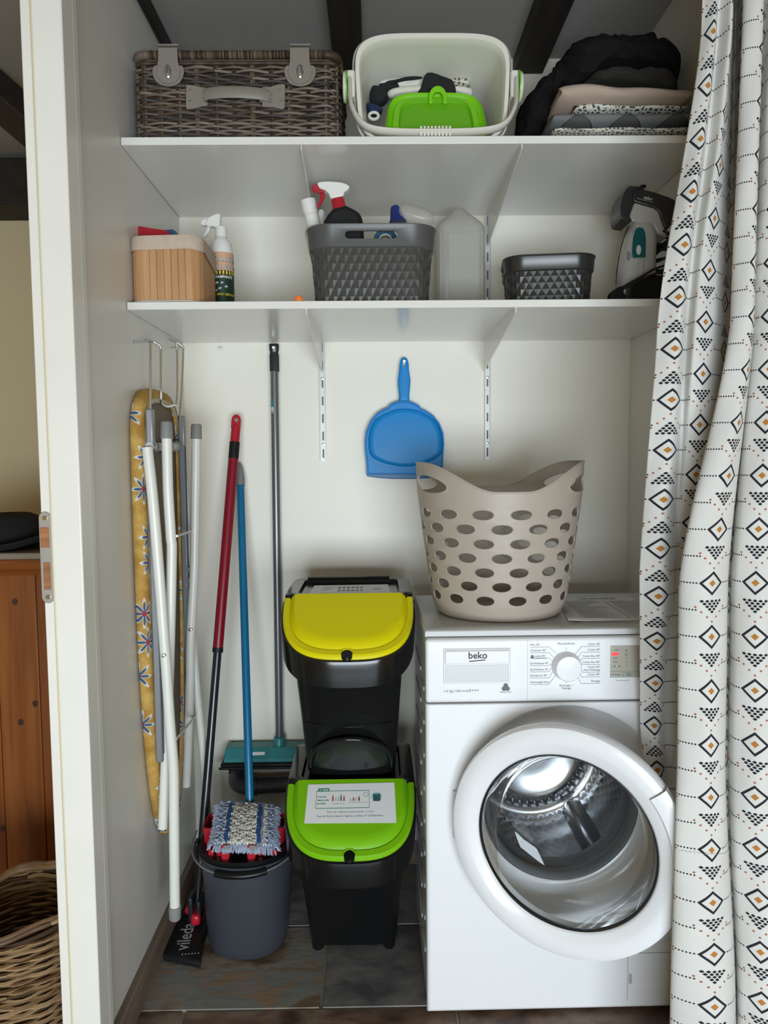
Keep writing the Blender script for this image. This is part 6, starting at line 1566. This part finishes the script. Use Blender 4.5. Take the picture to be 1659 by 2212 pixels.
    lath([(.1755, .0255), (.1740, .0272), (.1720, .0262), (.1705, .020)]).build('glass_trim', M('trim_dark_chrome', (.10, .105, .11), .2, 1), door, smooth=60)
    g = lath([(.1712, .019), (.1700, .010), (.1660, -.012), (.159, -.040), (.147, -.062), (.128, -.075), (.09, -.082), (.04, -.084), (.0005, -.084)]); gl = g.build('door_glass', glass_mat, door, smooth=80)
    
    g = lath([(.176, -.001), (.196, -.006), (.205, -.004), (.214, 0)]); g.build('door_back_ring', door_white, door, smooth=60)
    # handle segment on the free side
    hd = lath([(RD-.034, .0345), (RD-.030, .040), (RD-.010, .041), (RD+.003, .036), (RD+.005, .020), (RD+.001, .008)], 24, math.radians(-8), math.radians(38)); ho = hd.build('door_handle', door_white, door, smooth=60); q = ho.modifiers.new('s', 'SOLIDIFY'); q.thickness = .002; q.offset = -1; finalize(ho, 40)
    MB().tube([Vector((hx, hy-.004, cz-.05)), Vector((hx, hy-.004, cz+.05))], .006, 12).build('door_hinge', enamel_side, t)
    for x in (.05, W-.05):
        for y in (.05, MD-.05): MB().lathe([(.018, .0005), (.018, .006), (.010, .013)], 16, (x, y, 0)).build('foot', black_plastic, t)
machine()

# ------------------------------------------------------------------ paper sheets on the machine
def sheets():
    z = .849-.002+.0004
    t = root('notice_sheet', 'printed white paper sheet lying on the washing machine behind the basket', 'paper', (.55, 1.78, z))
    P = [(.425, 1.635), (.690, 1.640), (.690, 1.93), (.465, 1.925)]
    m = MB(); N = 8
    for j in range(N+1):
        for i in range(N+1):
            u, v = i/N, j/N; a = (Vector(P[0]).lerp(Vector(P[1]), u)).lerp(Vector(P[3]).lerp(Vector(P[2]), u), v)
            m.v.append(Vector((a.x, a.y, z+.0035*max(0, 1-(u*6))*max(0, 1-v*4)+.0012*math.sin(u*5+v*3)**2)))
    for j in range(N):
        for i in range(N): m.f.append((j*(N+1)+i, j*(N+1)+i+1, (j+1)*(N+1)+i+1, (j+1)*(N+1)+i))
    o = m.build('paper_sheet', paper, t, smooth=80); q = o.modifiers.new('s', 'SOLIDIFY'); q.thickness = .0003
    F = lambda u, v: Vector((.45+u*.235, 1.645+v*.27, z+.0022))
    def tx(s, size, u, v, **k): text('lettering', s, size, panel_print, o, lambda a, b_: F(u, v)+Vector((a, b_*1.6, 0)), **k)
    tx("E ET DES LANDES", .0115, .30, .90, bold=.0002)
    for k in range(30):
        a, b_ = F(.08+.48*(k % 2), .80-.05*(k//2)), R_.uniform(.05, .095); m = MB(); m.add([a, a+Vector((b_, 0, 0)), a+Vector((b_, .0035, 0)), a+Vector((0, .0035, 0))], [(0, 1, 2, 3)]); m.build('print_line', print_grey, o, smooth=None)
    m = MB(); m.box(.571, .5716, 1.66, 1.86, z+.0018, z+.0024); m.build('column_rule', panel_print, o)
sheets()

# ------------------------------------------------------------------ laundry basket
def laundry_basket():
    zb = .849-.002+.0006; cx, cy = .292, 1.766; HL = .288; HE = .064
    t = root('laundry_basket', 'taupe plastic laundry basket with oval holes standing on the washing machine', 'laundry basket', (cx, cy, zb))
    NC, SUB = 14, 8; NU = NC*SUB
    def rad(v):            # radius by height fraction of the low wall
        return .143+.040*v**.85 if v <= 1 else .183+.012*(v-1)
    def ztop(th):          # rim height: raised ears at +x / -x
        c_ = abs(math.cos(th)); e = max(0, (c_-.18)/.80); e = min(1, e); return HL+HE*(e*e*(3-2*e))
    def S(u, z, off=0):
        th = 2*PI*u/NU; r = rad(z/HL)+off; return Vector((cx+r*1.04*math.cos(th), cy+r*.97*math.sin(th), zb+z))
    m = MB()
    # rounded foot
    foot = [(.0, 0), (.125, 0), (.133, .0015), (.139, .007), (.1425, .018)]
    m.loft([[Vector((cx+r*1.04*math.cos(2*PI*u/NU), cy+r*.97*math.sin(2*PI*u/NU), zb+z)) for u in range(NU)] for r, z in foot[1:]]+[[S(u, .034) for u in range(NU)]], True, False)
    rows = 7; z0, rh = .034, .0317
    def cell(u0, z_, h, a, b_, uc=None):
        n = 4*SUB; bnd = []
        for k in range(SUB): bnd.append((u0+k, z_))
        for k in range(SUB): bnd.append((u0+SUB, z_+h*k/SUB))
        for k in range(SUB): bnd.append((u0+SUB-k, z_+h))
        for k in range(SUB): bnd.append((u0, z_+h-h*k/SUB))
        c = (u0+SUB/2, z_+h/2); i0 = len(m.v); inn = []
        for (x, y) in bnd:
            an = math.atan2((y-c[1])/(h/2), (x-c[0])/(SUB/2)); inn.append((c[0]+a*math.cos(an), c[1]+b_*math.sin(an)))
        m.add([S(x, y) for x, y in bnd]+[S(x, y) for x, y in inn], [(i, (i+1) % n, n+(i+1) % n, n+i) for i in range(n)])
        return [S(x, y) for x, y in inn]
    rims = []
    for r in range(rows):
        for k in range(NC):
            u0 = k*SUB+(SUB//2 if r % 2 else 0)+2
            rims.append(cell(u0, z0+r*rh, rh, SUB*.30, rh*.375))
    zt0 = z0+rows*rh
    # plain band, then rim with ears and hand holes
    zf = .278; NV = 4
    def up(u, v): th = 2*PI*u/NU; zt = ztop(th); return S(u, zf+(zt-zf)*v)
    for u in range(NU):
        for j in range(3): m.add([S(u, zt0+(zf-zt0)*j/3), S(u+1, zt0+(zf-zt0)*j/3), S(u+1, zt0+(zf-zt0)*(j+1)/3), S(u, zt0+(zf-zt0)*(j+1)/3)], [(0, 1, 2, 3)])
    holes = []; eu = 17; MVV = 6
    for u in range(NU):
        if any(-eu <= ((u-c+NU//2) % NU)-NU//2 < eu for c in (0, NU//2)): continue
        for j in range(MVV): m.add([up(u, j/MVV), up(u+1, j/MVV), up(u+1, (j+1)/MVV), up(u, (j+1)/MVV)], [(0, 1, 2, 3)])
    for c in (0, NU//2):
        for sg in (-1, 1):
            a0, a1 = (c, c+eu) if sg > 0 else (c-eu, c); c2 = (a0+a1)/2; hw_ = (a1-a0)/2
            bnd = [(a0+k, 0.0) for k in range(eu)]+[(a1, k/MVV) for k in range(MVV)]+[(a1-k, 1.0) for k in range(eu)]+[(a0, 1-k/MVV) for k in range(MVV)]
            n = len(bnd); pts, inn = [], []
            for (x, y) in bnd:
                pts.append(up(x, y)); an = math.atan2((y-.5)*2, (x-c2)/hw_)
                ux = c2-sg*.2+6.0*math.cos(an); zc_ = .3135-.0011*abs(ux-c); inn.append(S(ux, zc_+(.0235-.0004*abs(ux-c))*math.sin(an)))
            m.add(pts+inn, [(i, (i+1) % n, n+(i+1) % n, n+i) for i in range(n)]); holes.append(inn)
    o = m.build('basket_shell', beige_plastic, t, smooth=60, merge=True)
    q = o.modifiers.new('s', 'SOLIDIFY'); q.thickness = .0028; q.offset = 0; finalize(o, 42)
    rm = MB(); rm.tube([up(u, 1.0) for u in range(NU)], .0026, 8, closed=True); rm.build('rim_edge', beige_plastic, t, smooth=80)
    for h in holes: hm = MB(); hm.tube(h, .0022, 6, closed=True); hm.build('handle_edge', beige_plastic, t, smooth=80)
    hr = MB()
    for h in rims: hr.tube(h[::2], .0018, 5, closed=True)
    tag(hr.build('hole_edges', beige_plastic, t, smooth=80), kind='stuff')
laundry_basket()

# ------------------------------------------------------------------ other room: pine chest, hat, wicker basket
def pine_chest():
    Y0 = 2.10; zt = at(40, 1197, Y=Y0).z; x0, x1 = -1.75, -.72
    t = root('pine_chest', 'honey pine plank cupboard with moulded top in the next room', 'cupboard', ((x0+x1)/2, Y0+.2, 0))
    n = 9
    for k in range(n):
        a, b_ = x0+(x1-x0)*k/n, x0+(x1-x0)*(k+1)/n; MB().box(a+.0008, b_-.0008, Y0, Y0+.02, .004, zt-.055).build('plank', pine, t, bevel=.0025)
    MB().box(x0, x1, Y0+.021, Y0+.45, .002, zt-.02).build('carcass', pine, t)
    m = MB(); prof = [(Y0+.02, zt-.058), (Y0-.008, zt-.058), (Y0-.012, zt-.050), (Y0-.006, zt-.044), (Y0-.020, zt-.028), (Y0-.022, zt-.014), (Y0-.020, zt-.012), (Y0+.02, zt-.012)]
    m.loft([[(x0-.01, y, z) for y, z in prof], [(x1+.01, y, z) for y, z in prof]]); m.build('cornice', pine_h, t, smooth=40)
    MB().box(x0-.015, x1+.015, Y0-.028, Y0+.46, zt-.0115, zt+.006).build('top_board', M('weathered_top', (.26, .215, .17), .4, var=(4, .3, (.5, 6, 1))), t, bevel=.003)
    kn = MB()
    for px, py in ((76, 1520), (6, 1790), (45, 1560), (32, 1300)):
        q = at(px, py, Y=Y0-.0005); kn = MB(); kn.add([(q.x+.008*math.cos(a), Y0-.0004, q.z+.010*math.sin(a)) for a in [2*PI*k/14 for k in range(14)]], [tuple(range(14))]); kn.build('knot', M('pine_knot', (.05, .016, .006), .5), t, smooth=None)
    # black felt hat with its brim turned to the doorway
    zq = zt+.0065; q = at(20, 1150, Y=Y0+.10)
    h = root('black_hat', 'black wide-brimmed hat lying on the pine cupboard', 'hat', (q.x, Y0+.12, zq))
    m = MB(); cx, cy = q.x-.02, Y0+.14; rg = []
    for r, zz in ((.10, .020), (.135, .012), (.165, .018), (.182, .036), (.184, .040), (.166, .024), (.135, .017), (.098, .026)):
        rg.append([(cx+r*math.cos(a), cy+r*.9*math.sin(a), zq+.001+max(0, zz+.022*math.cos(2*a)*r/.18)) for a in [2*PI*k/40 for k in range(40)]])
    m.loft(rg+[rg[0]], False, False); m.build('brim', felt_black, h, smooth=80)
    m = MB(); m.loft([[(cx+r*math.cos(a), cy+r*1.1*math.sin(a), zq+zz) for a in [2*PI*k/32 for k in range(32)]] for r, zz in ((.10, .012), (.098, .05), (.088, .085), (.06, .098), (.03, .09))], False, True); m.build('crown', felt_black, h, smooth=80)
pine_chest()
def log_basket():
    cx, cy, H = -.785, 1.60, .245
    t = root('wicker_basket', 'round tan wicker basket on the floor in front of the pine cupboard', 'basket', (cx, cy, 0))
    def P(r, n=66): return [Vector((cx+r*math.cos(-2*PI*k/n), cy+r*math.sin(-2*PI*k/n))) for k in range(n)]
    dip = lambda x, y: .018*((x-cx)/.16)+.004
    m = MB(); m.loft([[(p.x, p.y, .003) for p in P(.140)], [(p.x, p.y, H*.96+dip(p.x, p.y)) for p in P(.150)], [(p.x, p.y, H*.96+dip(p.x, p.y)) for p in P(.146)], [(p.x, p.y, .012) for p in P(.136)]], True, True); m.build('core', M('wicker_core', (.05, .028, .012), .9), t)
    w_ = MB(); weave(w_, P(.153), [.010+i*.0088 for i in range(27)], 3, .0050, .0045, .0016, 1, 5, lambda f: .93+.07*f, lambda x, y: 0); tag(w_.build('basket_weave', wicker_tan, t, smooth=60), kind='stuff')
    w_ = MB(); weave(w_, P(.141), [.08+i*.010 for i in range(16)], 3, .0042, .0045, .0016, 1, 5, lambda f: .95+.05*f); tag(w_.build('inner_weave', wicker_tan, t, smooth=60), kind='stuff')
    r = MB()
    for k in range(3): weave(r, P(.150+.006*(k-1)), [H+.002+.004*(k == 1)], 5, .006, .0065, .0015, 1, 6, None, dip)
    r.build('rim', wicker_tan, t, smooth=60)
log_basket()
